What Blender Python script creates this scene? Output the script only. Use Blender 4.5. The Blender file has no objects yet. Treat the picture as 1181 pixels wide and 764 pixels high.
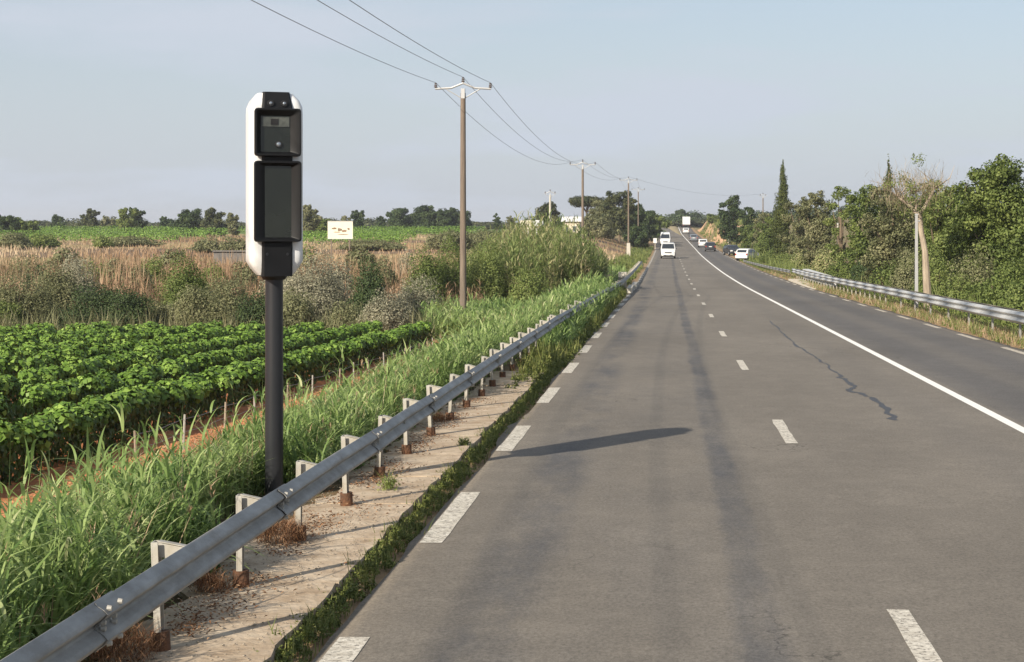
import bpy, bmesh, math, random
import numpy as np
from mathutils import Vector, Matrix
R = math.radians
rng = np.random.default_rng(7)
random.seed(7)
S = bpy.context.scene
COL = S.collection

# ------------------------------------------------------------------ camera, world, sun, exposure
FPX, VX, HY = 1984.0, 770.0, 262.0          # focal length in photo px, straight-ahead column, true horizon row
cam_d = bpy.data.cameras.new("camera"); cam = bpy.data.objects.new("camera", cam_d); COL.objects.link(cam)
cam.location = (0, 0, 2.5); cam.rotation_euler = (R(90), 0, 0)
cam_d.sensor_width = 36; cam_d.lens = 36 * FPX / 1181
cam_d.shift_x = -(VX - 590.5) / 1181; cam_d.shift_y = -(382 - HY) / 1181
cam_d.clip_end = 20000; cam_d.clip_start = 0.1
S.camera = cam
SUN_EL = 29.0
sdir = Vector((-0.556, -0.831, 0)).normalized() * math.cos(R(SUN_EL)) + Vector((0, 0, math.sin(R(SUN_EL))))
sl = bpy.data.lights.new("sun", 'SUN'); sl.energy = 5.0; sl.angle = R(0.55); sl.color = (1, 0.90, 0.76)
so = bpy.data.objects.new("sun", sl); COL.objects.link(so)
so.rotation_euler = sdir.to_track_quat('Z', 'Y').to_euler()
W = bpy.data.worlds.new("World"); S.world = W; W.use_nodes = True
nt = W.node_tree; nt.nodes.clear()
out = nt.nodes.new('ShaderNodeOutputWorld'); bg = nt.nodes.new('ShaderNodeBackground')
sky = nt.nodes.new('ShaderNodeTexSky'); sky.sky_type = 'NISHITA'; sky.sun_disc = False
sky.sun_elevation = R(SUN_EL); sky.sun_rotation = math.atan2(sdir.x, sdir.y)
sky.air_density = 1.0; sky.dust_density = 1.6; sky.ozone_density = 1.3
tc = nt.nodes.new('ShaderNodeTexCoord'); mp = nt.nodes.new('ShaderNodeMapping'); mp.inputs['Scale'].default_value = (2.2, 2.2, 12)
nz = nt.nodes.new('ShaderNodeTexNoise'); nz.inputs['Scale'].default_value = 1.6; nz.inputs['Detail'].default_value = 5
rp = nt.nodes.new('ShaderNodeMapRange'); rp.inputs[1].default_value = 0.50; rp.inputs[2].default_value = 0.66
rp.inputs[3].default_value = 0.40; rp.inputs[4].default_value = 0.86
veil = nt.nodes.new('ShaderNodeRGB'); veil.outputs[0].default_value = (4.85, 5.35, 6.1, 1)     # thin high cloud
mx = nt.nodes.new('ShaderNodeMix'); mx.data_type = 'RGBA'
L = nt.links.new
L(tc.outputs['Generated'], mp.inputs[0]); L(mp.outputs[0], nz.inputs['Vector']); L(nz.outputs[0], rp.inputs[0])
L(rp.outputs[0], mx.inputs[0]); L(sky.outputs[0], mx.inputs[6]); L(veil.outputs[0], mx.inputs[7])
sx = nt.nodes.new('ShaderNodeSeparateXYZ'); L(tc.outputs['Generated'], sx.inputs[0])
hz_ = nt.nodes.new('ShaderNodeMapRange'); hz_.inputs[1].default_value = 0.0; hz_.inputs[2].default_value = 0.16; hz_.inputs[3].default_value = .48; hz_.inputs[4].default_value = 0.0   # denser veil low down
ad = nt.nodes.new('ShaderNodeMath'); ad.operation = 'ADD'; ad.use_clamp = True; L(sx.outputs['Z'], hz_.inputs[0]); L(hz_.outputs[0], ad.inputs[0]); L(rp.outputs[0], ad.inputs[1]); L(ad.outputs[0], mx.inputs[0])
L(mx.outputs[2], bg.inputs[0]); bg.inputs[1].default_value = 0.088; L(bg.outputs[0], out.inputs[0])
S.view_settings.view_transform = 'Standard'; S.view_settings.look = 'None'
S.view_settings.exposure = 0.52; S.view_settings.gamma = 1
S.cycles.use_denoising = True
S.cycles.max_bounces = 6; S.cycles.transparent_max_bounces = 8
S.render.film_transparent = False

# ------------------------------------------------------------------ heights and projections
def sm(a, b, x):
    t = np.clip((np.asarray(x, float) - a) / (b - a), 0, 1); return t * t * (3 - 2 * t)
_y = np.arange(-60, 6000, 2.0)
_z = np.interp(_y, [-60, 0, 110, 150, 200, 250, 300, 340, 430, 550, 700, 900, 1400, 6000],
               [.69, 0, -1.26, -1.52, -1.62, -1.6, -1.35, -.95, .5, 2.2, 4.2, 4.6, 3.0, 3.0])
_k = np.ones(15) / 15
_zs = np.convolve(np.pad(_z, 7, mode='edge'), _k, 'valid')
_zs = np.where(_y < 90, _z, _zs)
def zr(y): return np.interp(y, _y, _zs)
def cx(y): return -1.3 * sm(290, 470, y)      # sideways drift of the carriageway
def wl(y): return 4.2 * sm(400, 640, y) + 8 * sm(640, 760, y)       # left carriageway swings out round the median
def zl(y):
    return np.interp(y, [-60, 0, 18, 30, 65, 85, 120, 200, 300, 400, 700, 1200, 6000],
                     [-.1, -.62, -.80, -1.05, -1.87, -2.0, -1.35, -.35, .5, 1.0, 2.1, 2.5, 2.5])
def hn(x, y, s, seed=0):
    return (np.sin(x * s + seed) * np.cos(y * s * .83 + seed * 1.7) + .5 * np.sin(x * s * 2.3 + y * s * 1.9 + seed * 3)) / 1.5
def gz(x, y):
    x = np.asarray(x, float); y = np.asarray(y, float)
    road = zr(y) - 0.05
    xl = x - cx(y) + wl(y); xr = x - cx(y)
    far = sm(120, 250, y)
    # left
    tl = sm(-3.5 - 1.0 * far, -6.6 - 6 * far, xl)
    tl = np.clip((-(3.5 + far) - xl) / (3.1 + 5 * far), 0, 1); tl = tl * tl * (3 - 2 * tl)
    left = road * (1 - tl) + (zl(y) + .12 * hn(x, y, .15) * far) * tl
    left = left + np.where((xl < -6.4) & (y < 66), .04 * np.sin(x * 3.14), 0) + np.where(y < 66, .13 * np.exp(-((xl + 6.75) / .33) ** 2) * (1 + .3 * np.sin(y * 1.9)), 0)
    # right
    tr = np.clip((xr - 9.6) / 4.5, 0, 1); tr = tr * tr * (3 - 2 * tr)
    dr = -0.9 * (1 - sm(100, 200, y)) - .2
    right = road + dr * tr + tr * np.clip(xr - 14, 0, 60) * .05 * sm(150, 260, y)
    bank = 3.4 * sm(10.0, 12.5, xr) * (1 - sm(19, 27, xr)) * sm(325, 360, y) * (1 - sm(470, 540, y))
    right = right + bank
    right = right * (1 - sm(600, 1200, y)) + 2.5 * sm(600, 1200, y) * 1.0
    z = np.where(x < cx(y) + 2, left, right)
    return z
def g1(x, y): return float(gz(np.array([x]), np.array([y]))[0])
def PX(px, Y): return (px - VX) * Y / FPX     # world x of a photo column at a distance
def PZ(py, Y): return 2.5 - (py - HY) * Y / FPX

# ------------------------------------------------------------------ materials
MATS = {}
def principled(name, col, rough=.7, metal=0, noise=0, nscale=5, col2=None, bump=0, bscale=None, spec=.4, stretch=None, detail=6):
    m = bpy.data.materials.new(name); m.use_nodes = True; t = m.node_tree; b = t.nodes['Principled BSDF']
    b.inputs['Roughness'].default_value = rough; b.inputs['Metallic'].default_value = metal
    b.inputs['Specular IOR Level'].default_value = spec
    b.inputs['Base Color'].default_value = (*col, 1)
    if noise or col2:
        tcn = t.nodes.new('ShaderNodeTexCoord'); mpn = t.nodes.new('ShaderNodeMapping')
        if stretch: mpn.inputs['Scale'].default_value = stretch
        n = t.nodes.new('ShaderNodeTexNoise'); n.inputs['Scale'].default_value = nscale; n.inputs['Detail'].default_value = detail; n.inputs['Roughness'].default_value = .65
        r = t.nodes.new('ShaderNodeValToRGB'); c2 = col2 or tuple(c * (1 - noise) for c in col)
        r.color_ramp.elements[0].position = .35; r.color_ramp.elements[1].position = .68
        r.color_ramp.elements[0].color = (*c2, 1); r.color_ramp.elements[1].color = (*col, 1)
        t.links.new(tcn.outputs['Object'], mpn.inputs[0]); t.links.new(mpn.outputs[0], n.inputs['Vector'])
        t.links.new(n.outputs[0], r.inputs[0]); t.links.new(r.outputs[0], b.inputs['Base Color'])
        if bump:
            n2 = t.nodes.new('ShaderNodeTexNoise'); n2.inputs['Scale'].default_value = bscale or nscale * 4; n2.inputs['Detail'].default_value = 8
            bp = t.nodes.new('ShaderNodeBump'); bp.inputs['Strength'].default_value = bump; bp.inputs['Distance'].default_value = .02
            t.links.new(mpn.outputs[0], n2.inputs['Vector']); t.links.new(n2.outputs[0], bp.inputs['Height']); t.links.new(bp.outputs[0], b.inputs['Normal'])
    MATS[name] = m; return m

def leafmat(name, stops, transl=.35, rough=.6):
    """leaf colour follows the per-leaf 'tint' attribute (each leaf its own green)"""
    m = bpy.data.materials.new(name); m.use_nodes = True; t = m.node_tree
    b = t.nodes['Principled BSDF']; b.inputs['Roughness'].default_value = rough; b.inputs['Specular IOR Level'].default_value = .25
    a = t.nodes.new('ShaderNodeAttribute'); a.attribute_name = 'tint'
    r = t.nodes.new('ShaderNodeValToRGB'); e = r.color_ramp.elements
    while len(e) < len(stops): e.new(.5)
    for i, c in enumerate(stops): e[i].position = i / (len(stops) - 1); e[i].color = (*c, 1)
    tr = t.nodes.new('ShaderNodeBsdfTranslucent'); ms = t.nodes.new('ShaderNodeMixShader'); ms.inputs[0].default_value = transl
    o = t.nodes['Material Output']
    t.links.new(a.outputs['Fac'], r.inputs[0]); t.links.new(r.outputs[0], b.inputs['Base Color']); t.links.new(r.outputs[0], tr.inputs[0])
    t.links.new(b.outputs[0], ms.inputs[1]); t.links.new(tr.outputs[0], ms.inputs[2]); t.links.new(ms.outputs[0], o.inputs[0])
    MATS[name] = m; return m

# ------------------------------------------------------------------ object helpers
def tag(o, label=None, cat=None, group=None, kind=None):
    if label: o['label'] = label
    if cat: o['category'] = cat
    if group: o['group'] = group
    if kind: o['kind'] = kind
    return o
def empty(name, loc, label=None, cat=None, group=None, rz=0):
    o = bpy.data.objects.new(name, None); COL.objects.link(o); o.location = loc; o.rotation_euler = (0, 0, rz)
    o.empty_display_size = .2
    return tag(o, label, cat, group)
def mesh_np(name, V, F, mat, parent=None, loc=(0, 0, 0), tint=None, smooth=False, col=None):
    """V (n,3) float array, F (m,k) int array"""
    V = np.asarray(V, np.float32); F = np.asarray(F, np.int32)
    me = bpy.data.meshes.new(name); k = F.shape[1]
    me.vertices.add(len(V)); me.vertices.foreach_set('co', V.ravel())
    me.loops.add(F.size); me.loops.foreach_set('vertex_index', F.ravel())
    me.polygons.add(len(F)); me.polygons.foreach_set('loop_start', np.arange(0, F.size, k, dtype=np.int32))
    me.polygons.foreach_set('loop_total', np.full(len(F), k, np.int32))
    if smooth: me.polygons.foreach_set('use_smooth', np.ones(len(F), bool))
    me.update(calc_edges=True)
    if tint is not None:
        a = me.attributes.new('tint', 'FLOAT', 'POINT'); a.data.foreach_set('value', np.asarray(tint, np.float32))
    if col is not None:
        a = me.attributes.new('ground', 'FLOAT_COLOR', 'POINT')
        a.data.foreach_set('color', np.concatenate([col, np.ones((len(col), 1))], 1).astype(np.float32).ravel())
    if isinstance(mat, (list, tuple)):
        for q in mat: me.materials.append(q)
    else: me.materials.append(mat)
    o = bpy.data.objects.new(name, me); COL.objects.link(o); o.location = loc
    if parent: o.parent = parent
    return o
class MB:
    """collects simple solids, links them as one mesh object"""
    def __init__(s): s.bm = bmesh.new()
    def box(s, c, d, rot=None, taper=None):
        r = bmesh.ops.create_cube(s.bm, size=1); vs = r['verts']
        for v in vs:
            v.co = Vector((v.co.x * d[0], v.co.y * d[1], v.co.z * d[2]))
            if taper and v.co.z > 0: v.co.x *= taper; v.co.y *= taper
        M = Matrix.Translation(c) @ (rot.to_4x4() if rot else Matrix())
        bmesh.ops.transform(s.bm, matrix=M, verts=vs); return vs
    def cyl(s, a, b, r1, r2=None, n=12):
        a, b = Vector(a), Vector(b); d = b - a; r2 = r1 if r2 is None else r2
        q = d.to_track_quat('Z', 'Y').to_matrix().to_4x4()
        r = bmesh.ops.create_cone(s.bm, cap_ends=True, segments=n, radius1=r1, radius2=r2, depth=d.length)
        bmesh.ops.transform(s.bm, matrix=Matrix.Translation((a + b) / 2) @ q, verts=r['verts']); return r['verts']
    def sph(s, c, r, sc=(1, 1, 1)):
        q = bmesh.ops.create_uvsphere(s.bm, u_segments=12, v_segments=8, radius=r)
        for v in q['verts']: v.co = Vector((v.co.x * sc[0], v.co.y * sc[1], v.co.z * sc[2])) + Vector(c)
    def tube(s, pts, rad, n=8):
        pts = [Vector(p) for p in pts]; rings = []
        for i, p in enumerate(pts):
            d = (pts[min(i + 1, len(pts) - 1)] - pts[max(i - 1, 0)]).normalized()
            up = Vector((0, 0, 1)) if abs(d.z) < .9 else Vector((1, 0, 0))
            a = d.cross(up).normalized(); b = d.cross(a)
            r = rad[i] if hasattr(rad, '__len__') else rad
            rings.append([s.bm.verts.new(p + a * r * math.cos(2 * math.pi * j / n) + b * r * math.sin(2 * math.pi * j / n)) for j in range(n)])
        for i in range(len(rings) - 1):
            for j in range(n): s.bm.faces.new((rings[i][j], rings[i][(j + 1) % n], rings[i + 1][(j + 1) % n], rings[i + 1][j]))
        s.bm.faces.new(rings[0][::-1]); s.bm.faces.new(rings[-1])
    def loft(s, rings, cap=True):
        rr = [[s.bm.verts.new(p) for p in r] for r in rings]; n = len(rr[0])
        for i in range(len(rr) - 1):
            for j in range(n): s.bm.faces.new((rr[i][j], rr[i][(j + 1) % n], rr[i + 1][(j + 1) % n], rr[i + 1][j]))
        if cap: s.bm.faces.new(rr[0][::-1]); s.bm.faces.new(rr[-1])
    def poly(s, pts): s.bm.faces.new([s.bm.verts.new(p) for p in pts])
    def build(s, name, mat, parent=None, loc=(0, 0, 0), bevel=0, smooth=False, seg=2):
        if bevel: bmesh.ops.bevel(s.bm, geom=list(s.bm.edges), offset=bevel, segments=seg, affect='EDGES', profile=.6, clamp_overlap=True)
        bmesh.ops.recalc_face_normals(s.bm, faces=s.bm.faces)
        me = bpy.data.meshes.new(name); s.bm.to_mesh(me); s.bm.free()
        if smooth:
            for p in me.polygons: p.use_smooth = True
            me.set_sharp_from_angle(angle=R(38))
        me.materials.append(mat)
        o = bpy.data.objects.new(name, me); COL.objects.link(o); o.location = loc
        if parent: o.parent = parent
        return o
def copy_tree(o, parent=None):
    c = o.copy(); COL.objects.link(c)
    if parent: c.parent = parent
    for ch in o.children: copy_tree(ch, c)
    return c

# ------------------------------------------------------------------ foliage generators (numpy)
def unit(n):
    v = rng.normal(size=(n, 3)); return v / np.linalg.norm(v, axis=1, keepdims=True)
def leaf_quads(P, N, size, aspect=.6, tint=None):
    """one pointed four-sided leaf per point; N = facing direction"""
    n = len(P); N = N / np.linalg.norm(N, axis=1, keepdims=True)
    a = np.cross(N, unit(n)); a /= np.linalg.norm(a, axis=1, keepdims=True) + 1e-9
    b = np.cross(N, a); s = (size * rng.uniform(.65, 1.3, n))[:, None]
    fold = N * s * .18
    V = np.stack([P - a * s * .5, P + b * s * .5 * aspect + fold, P + a * s * .5, P - b * s * .5 * aspect + fold], 1).reshape(-1, 3)
    F = np.arange(4 * n).reshape(n, 4)
    return V, F, np.repeat(tint if tint is not None else rng.uniform(0, 1, n), 4)
def blob_leaves(blobs, dens, leaf, aspect=.62, shell=.45, flat=0.0):
    """blobs: list of (center, (rx,ry,rz), tint offset)"""
    VV, FF, TT = [], [], []; o = 0
    for c, r, tn in blobs:
        r = np.array(r, float); area = 4 * math.pi * (((r[0] * r[1]) ** 1.6 + (r[0] * r[2]) ** 1.6 + (r[1] * r[2]) ** 1.6) / 3) ** (1 / 1.6)
        n = max(12, int(area * dens)); u = unit(n)
        rad = 1 - shell * rng.uniform(0, 1, n) ** 1.5
        f = rng.uniform(1.5, 3.5, 3); ph = rng.uniform(0, 6, 3)
        rad *= 1 + .17 * (np.sin(u[:, 0] * f[0] * 2 + ph[0]) + np.sin(u[:, 1] * f[1] * 2 + ph[1]) + np.sin(u[:, 2] * f[2] * 2.4 + ph[2])) / 1.6
        rad += rng.normal(0, .06, n)
        P = np.array(c) + u * r * rad[:, None]
        N = u / r + unit(n) * (.9 / r.mean()) + np.array([0, 0, .35 / r.mean()])
        V, F, T = leaf_quads(P, N, leaf, aspect, np.clip(.5 + tn + rng.normal(0, .17, n), 0, 1))
        VV.append(V); FF.append(F + o); TT.append(T); o += len(V)
    return np.concatenate(VV), np.concatenate(FF), np.concatenate(TT)
def blades(P, h, w, lean, az=None, seg=4, droop=0.0, tint=None, up0=1.0):
    """curved tapering grass blades / strips. h,w,lean arrays"""
    n = len(P); az = rng.uniform(0, 2 * math.pi, n) if az is None else az
    h = np.broadcast_to(h, n); w = np.broadcast_to(w, n); lean = np.broadcast_to(lean, n)
    d = np.stack([np.cos(az), np.sin(az), np.zeros(n)], 1)
    fa = az + rng.normal(math.pi / 2, .5, n); side = np.stack([np.cos(fa), np.sin(fa), np.zeros(n)], 1)
    V = np.zeros((n, seg + 1, 2, 3))
    for i in range(seg + 1):
        t = i / seg
        c = P + d * (h * lean * (t ** 1.6))[:, None] + np.array([0, 0, 1.0]) * (h * (up0 * t - droop * t * t * lean))[:, None]
        ww = (w * (1 - t ** 2.2) * .5 + w * .03)[:, None] * (1 if i else .7)
        V[:, i, 0] = c - side * ww; V[:, i, 1] = c + side * ww
    idx = np.arange(n)[:, None] * (seg + 1) * 2
    F = np.concatenate([np.stack([idx[:, 0] + 2 * i, idx[:, 0] + 2 * i + 1, idx[:, 0] + 2 * i + 3, idx[:, 0] + 2 * i + 2], 1) for i in range(seg)])
    tint = rng.uniform(0, 1, n) if tint is None else tint
    return V.reshape(-1, 3), F, np.repeat(tint, (seg + 1) * 2)
def join(parts):
    o = 0; VV, FF, TT = [], [], []
    for V, F, T in parts: VV.append(V); FF.append(F + o); TT.append(T); o += len(V)
    return np.concatenate(VV), np.concatenate(FF), np.concatenate(TT)

# ------------------------------------------------------------------ ground sheet
def ground():
    xs = np.unique(np.round(np.concatenate([-np.geomspace(13, 4000, 60), np.arange(-13, 14, .3), np.geomspace(14, 4000, 50), np.arange(-40, -13, .44)]), 3))
    ys = np.unique(np.round(np.concatenate([[-60, -40, -20, -10], np.arange(-4, 80, .4), np.geomspace(80, 5500, 190), np.arange(300, 560, 6)]), 3))
    X, Y = np.meshgrid(xs, ys); x, y = X.ravel(), Y.ravel()
    z = gz(x, y); xl = x - cx(y) + wl(y); xr = x - cx(y)
    off = (xl < -2.6) | (xr > 8.9)
    z = z + np.where(off & (y < 90), rng.normal(0, .018, len(x)), 0)
    z = np.where(off, z, z - .03)
    soil = np.array([.42, .165, .072]); straw = np.array([.36, .27, .14]); dirt = np.array([.30, .21, .12])
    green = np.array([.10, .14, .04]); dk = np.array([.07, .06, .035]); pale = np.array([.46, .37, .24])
    C = np.tile(dirt, (len(x), 1))
    n1 = hn(x, y, .9, 1)[:, None] * .5 + .5; n2 = hn(x, y, .07, 4)[:, None] * .5 + .5; n3 = hn(x, y * .25, .02, 9)[:, None] * .5 + .5
    field = ((xl < -5.9) & (y < 70))[:, None]
    C = np.where(field, soil * (.8 + .35 * n1), C)
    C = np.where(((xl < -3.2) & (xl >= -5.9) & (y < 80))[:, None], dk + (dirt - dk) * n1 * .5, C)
    farL = ((xl < -5) & (y >= 70))[:, None]
    C = np.where(farL, straw * (.75 + .4 * n2) + (green - straw) * .35 * n3, C)
    vf = ((xl < -20) & (y > 380) & (y < 900) & (hn(x, y * .5, .012, 2) > -.3))[:, None]
    bnd = (farL[:, 0] & (y > 135) & (y < 330) & (hn(x * .25, y, .11, 6) > .15))[:, None]
    C = np.where(bnd, np.array([.17, .12, .08]) * (.8 + .5 * n2), C)
    C = np.where(vf, green * (1 + .5 * n3), C)
    C = np.where(((xr > 9.4))[:, None], dirt * .8 + (green - dirt * .8) * n1 * .6, C)
    bank = ((xr > 10) & (xr < 22) & (y > 330) & (y < 520) & (hn(x, y, .12, 3) > -.2))[:, None]
    C = np.where(bank, np.array([.52, .33, .20]), C)
    nx, ny = len(xs), len(ys); i = np.arange(nx - 1)[None, :] + np.arange(ny - 1)[:, None] * nx; i = i.ravel()
    F = np.stack([i, i + 1, i + nx + 1, i + nx], 1)
    m = bpy.data.materials.new('ground_soil'); m.use_nodes = True; t = m.node_tree; b = t.nodes['Principled BSDF']
    b.inputs['Roughness'].default_value = .95; b.inputs['Specular IOR Level'].default_value = .1
    a = t.nodes.new('ShaderNodeAttribute'); a.attribute_name = 'ground'
    tcn = t.nodes.new('ShaderNodeTexCoord'); n = t.nodes.new('ShaderNodeTexNoise'); n.inputs['Scale'].default_value = 3.5; n.inputs['Detail'].default_value = 9; n.inputs['Roughness'].default_value = .7
    mr = t.nodes.new('ShaderNodeMapRange'); mr.inputs[1].default_value = .3; mr.inputs[2].default_value = .7; mr.inputs[3].default_value = .62; mr.inputs[4].default_value = 1.3
    mm = t.nodes.new('ShaderNodeVectorMath'); mm.operation = 'SCALE'
    bp = t.nodes.new('ShaderNodeBump'); bp.inputs['Strength'].default_value = .5; bp.inputs['Distance'].default_value = .05
    t.links.new(tcn.outputs['Object'], n.inputs['Vector']); t.links.new(n.outputs[0], mr.inputs[0])
    t.links.new(a.outputs['Color'], mm.inputs[0]); t.links.new(mr.outputs[0], mm.inputs['Scale']); t.links.new(mm.outputs[0], b.inputs['Base Color'])
    t.links.new(n.outputs[0], bp.inputs['Height']); t.links.new(bp.outputs[0], b.inputs['Normal'])
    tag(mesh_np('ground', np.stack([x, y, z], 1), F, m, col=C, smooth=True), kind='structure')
ground()

# ------------------------------------------------------------------ road
def asphalt():
    m = bpy.data.materials.new('asphalt'); m.use_nodes = True; t = m.node_tree; N = t.nodes.new; K = t.links.new
    b = t.nodes['Principled BSDF']; b.inputs['Roughness'].default_value = .86; b.inputs['Specular IOR Level'].default_value = .25
    g = N('ShaderNodeNewGeometry'); sp = N('ShaderNodeSeparateXYZ'); K(g.outputs['Position'], sp.inputs[0])
    def math_(op, a, c=None, d=None, clamp=False):
        q = N('ShaderNodeMath'); q.operation = op; q.use_clamp = clamp
        for i, v in enumerate((a, c, d)):
            if v is None: continue
            if isinstance(v, (int, float)): q.inputs[i].default_value = v
            else: K(v, q.inputs[i])
        return q.outputs[0]
    def noise(sc, stretch, det=5, rough=.6):
        mpn = N('ShaderNodeMapping'); mpn.inputs['Scale'].default_value = stretch; K(g.outputs['Position'], mpn.inputs[0])
        n = N('ShaderNodeTexNoise'); n.inputs['Scale'].default_value = sc; n.inputs['Detail'].default_value = det; n.inputs['Roughness'].default_value = rough
        K(mpn.outputs[0], n.inputs['Vector']); return n.outputs[0]
    wob = math_('MULTIPLY', math_('SUBTRACT', noise(.5, (1, .25, 1)), .5), .28)
    wob2 = math_('MULTIPLY', math_('SUBTRACT', noise(5, (1, .35, 1), 8, .75), .5), .22)
    x = math_('ADD', math_('ADD', sp.outputs['X'], wob), wob2)
    def band(c, w, s, soft=.15):      # 1 inside band
        d = math_('ABSOLUTE', math_('SUBTRACT', x, c))
        mr = N('ShaderNodeMapRange'); mr.inputs[1].default_value = w; mr.inputs[2].default_value = w + soft; mr.inputs[3].default_value = s; mr.inputs[4].default_value = 0
        K(d, mr.inputs[0]); return mr.outputs[0]
    def step(c, soft):
        mr = N('ShaderNodeMapRange'); mr.inputs[1].default_value = c - soft; mr.inputs[2].default_value = c + soft; K(x, mr.inputs[0]); return mr.outputs[0]
    patch = noise(.9, (1, .3, 1), 6, .7)
    pm = N('ShaderNodeMapRange'); pm.inputs[1].default_value = .38; pm.inputs[2].default_value = .62; K(patch, pm.inputs[0])
    dark = math_('ADD', math_('MULTIPLY', band(.62, .09, .58, .10), math_('ADD', math_('MULTIPLY', pm.outputs[0], .6), .4)),
                 math_('MULTIPLY', band(-1.2, .14, .66, .26), pm.outputs[0]))
    dark = math_('ADD', dark, math_('MULTIPLY', band(.0, .5, .16, .6), pm.outputs[0]))
    dark = math_('ADD', dark, math_('MULTIPLY', step(4.98, .05), .36))
    dark = math_('ADD', dark, band(5.75, .25, .18, .35)); dark = math_('ADD', dark, band(7.3, .25, .18, .35))
    dark = math_('ADD', dark, band(3.9, .1, .10, .5))
    dark = math_('MINIMUM', dark, 1.0)
    c1 = N('ShaderNodeMix'); c1.data_type = 'RGBA'; c1.inputs[6].default_value = (.166, .147, .121, 1); c1.inputs[7].default_value = (.060, .064, .073, 1)
    K(dark, c1.inputs[0])
    c2 = N('ShaderNodeMix'); c2.data_type = 'RGBA'; c2.inputs[7].default_value = (.24, .20, .15, 1); K(c1.outputs[2], c2.inputs[6])
    e1 = N('ShaderNodeMapRange'); e1.inputs[1].default_value = -1.75; e1.inputs[2].default_value = -2.25; K(x, e1.inputs[0])
    e2 = N('ShaderNodeMapRange'); e2.inputs[1].default_value = 8.2; e2.inputs[2].default_value = 8.6; K(x, e2.inputs[0])
    K(math_('MULTIPLY', math_('ADD', e1.outputs[0], e2.outputs[0]), math_('MULTIPLY', noise(6, (1, .5, 1), 6, .7), 1.1), clamp=True), c2.inputs[0])
    spk = N('ShaderNodeMapRange'); spk.inputs[1].default_value = .62; spk.inputs[2].default_value = .74; spk.inputs[3].default_value = 1; spk.inputs[4].default_value = .62
    K(noise(7, (1, .5, 1), 8, .8), spk.inputs[0])
    lsp = N('ShaderNodeMapRange'); lsp.inputs[1].default_value = .66; lsp.inputs[2].default_value = .76; lsp.inputs[3].default_value = 1; lsp.inputs[4].default_value = 1.35
    K(noise(23, (1, .8, 1), 6, .8), lsp.inputs[0])
    big = N('ShaderNodeMapRange'); big.inputs[1].default_value = .3; big.inputs[2].default_value = .7; big.inputs[3].default_value = .86; big.inputs[4].default_value = 1.14
    K(noise(.35, (1, .35, 1), 6, .6), big.inputs[0])
    gr = N('ShaderNodeMapRange'); gr.inputs[1].default_value = .3; gr.inputs[2].default_value = .7; gr.inputs[3].default_value = .55; gr.inputs[4].default_value = 1.45
    K(noise(38, (1, .6, 1), 6, .85), gr.inputs[0])
    tr = N('ShaderNodeMapRange'); tr.inputs[1].default_value = .44; tr.inputs[2].default_value = .60; tr.inputs[3].default_value = .92; tr.inputs[4].default_value = 1.04
    K(noise(2.6, (.9, .9, 1), 8, .75), tr.inputs[0])
    k = math_('MULTIPLY', math_('MULTIPLY', big.outputs[0], gr.outputs[0]), math_('MULTIPLY', tr.outputs[0], math_('MULTIPLY', spk.outputs[0], lsp.outputs[0])))
    # narrow hairline cracking
    vo = N('ShaderNodeTexVoronoi'); vo.feature = 'DISTANCE_TO_EDGE'; vo.inputs['Scale'].default_value = 1.0
    mpn = N('ShaderNodeMapping'); mpn.inputs['Scale'].default_value = (.8, .28, 1)
    nn = N('ShaderNodeTexNoise'); nn.inputs['Scale'].default_value = 2.5; nn.inputs['Detail'].default_value = 8
    add = N('ShaderNodeVectorMath'); add.operation = 'MULTIPLY_ADD'; add.inputs[1].default_value = (.7, .7, .7)
    K(g.outputs['Position'], nn.inputs['Vector']); K(nn.outputs['Color'], add.inputs[0]); K(g.outputs['Position'], add.inputs[2])
    K(add.outputs[0], mpn.inputs[0]); K(mpn.outputs[0], vo.inputs['Vector'])
    cr = N('ShaderNodeMapRange'); cr.inputs[1].default_value = .0; cr.inputs[2].default_value = .010; cr.inputs[3].default_value = .6; cr.inputs[4].default_value = 0
    K(vo.outputs['Distance'], cr.inputs[0])
    crm = N('ShaderNodeMapRange'); crm.inputs[1].default_value = .56; crm.inputs[2].default_value = .64; K(noise(.22, (1, .6, 1), 2), crm.inputs[0])
    k = math_('MULTIPLY', k, math_('SUBTRACT', 1.0, math_('MULTIPLY', cr.outputs[0], crm.outputs[0])))
    v = N('ShaderNodeVectorMath'); v.operation = 'SCALE'; K(c2.outputs[2], v.inputs[0]); K(k, v.inputs['Scale']); K(v.outputs[0], b.inputs['Base Color'])
    bp = N('ShaderNodeBump'); bp.inputs['Strength'].default_value = .35; bp.inputs['Distance'].default_value = .01
    K(noise(90, (1, 1, 1), 3, .7), bp.inputs['Height']); K(bp.outputs[0], b.inputs['Normal'])
    return m
M_asph = asphalt()
def road():
    ys = np.unique(np.concatenate([np.arange(-50, 90, .5), np.arange(90, 300, 4), np.arange(300, 760, 5)]))
    cols = [-2.15, -2.0, -1, 1, 3, 4.9, 5.0, 7, 8.4, 8.62]
    V = []; n = len(cols) + 2
    rag = np.convolve(rng.normal(0, .05, len(ys) + 4), np.ones(5) / 2.4, 'valid')
    rag = np.where(ys > 14, rag, rag * .5); rag = np.clip(rag, -.09, .06)
    for i, y in enumerate(ys):
        w = float(wl(y)); c = float(cx(y)); z = float(zr(y))
        for j, xx in enumerate([cols[0]] + cols + [cols[-1]]):
            k = max(0, min(1, (4.9 - xx) / 7)); x = xx + c - w * k
            if j <= 1: x += rag[i]
            if j >= n - 2: x += -rag[-1 - i] * 1.5
            V.append((x, y, z - (.14 if j in (0, n - 1) else 0)))
    i = (np.arange(len(ys) - 1)[:, None] * n + np.arange(n - 1)[None, :]).ravel()
    F = np.stack([i, i + 1, i + n + 1, i + n], 1)
    return tag(mesh_np('road', V, F, M_asph), kind='structure')
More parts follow.
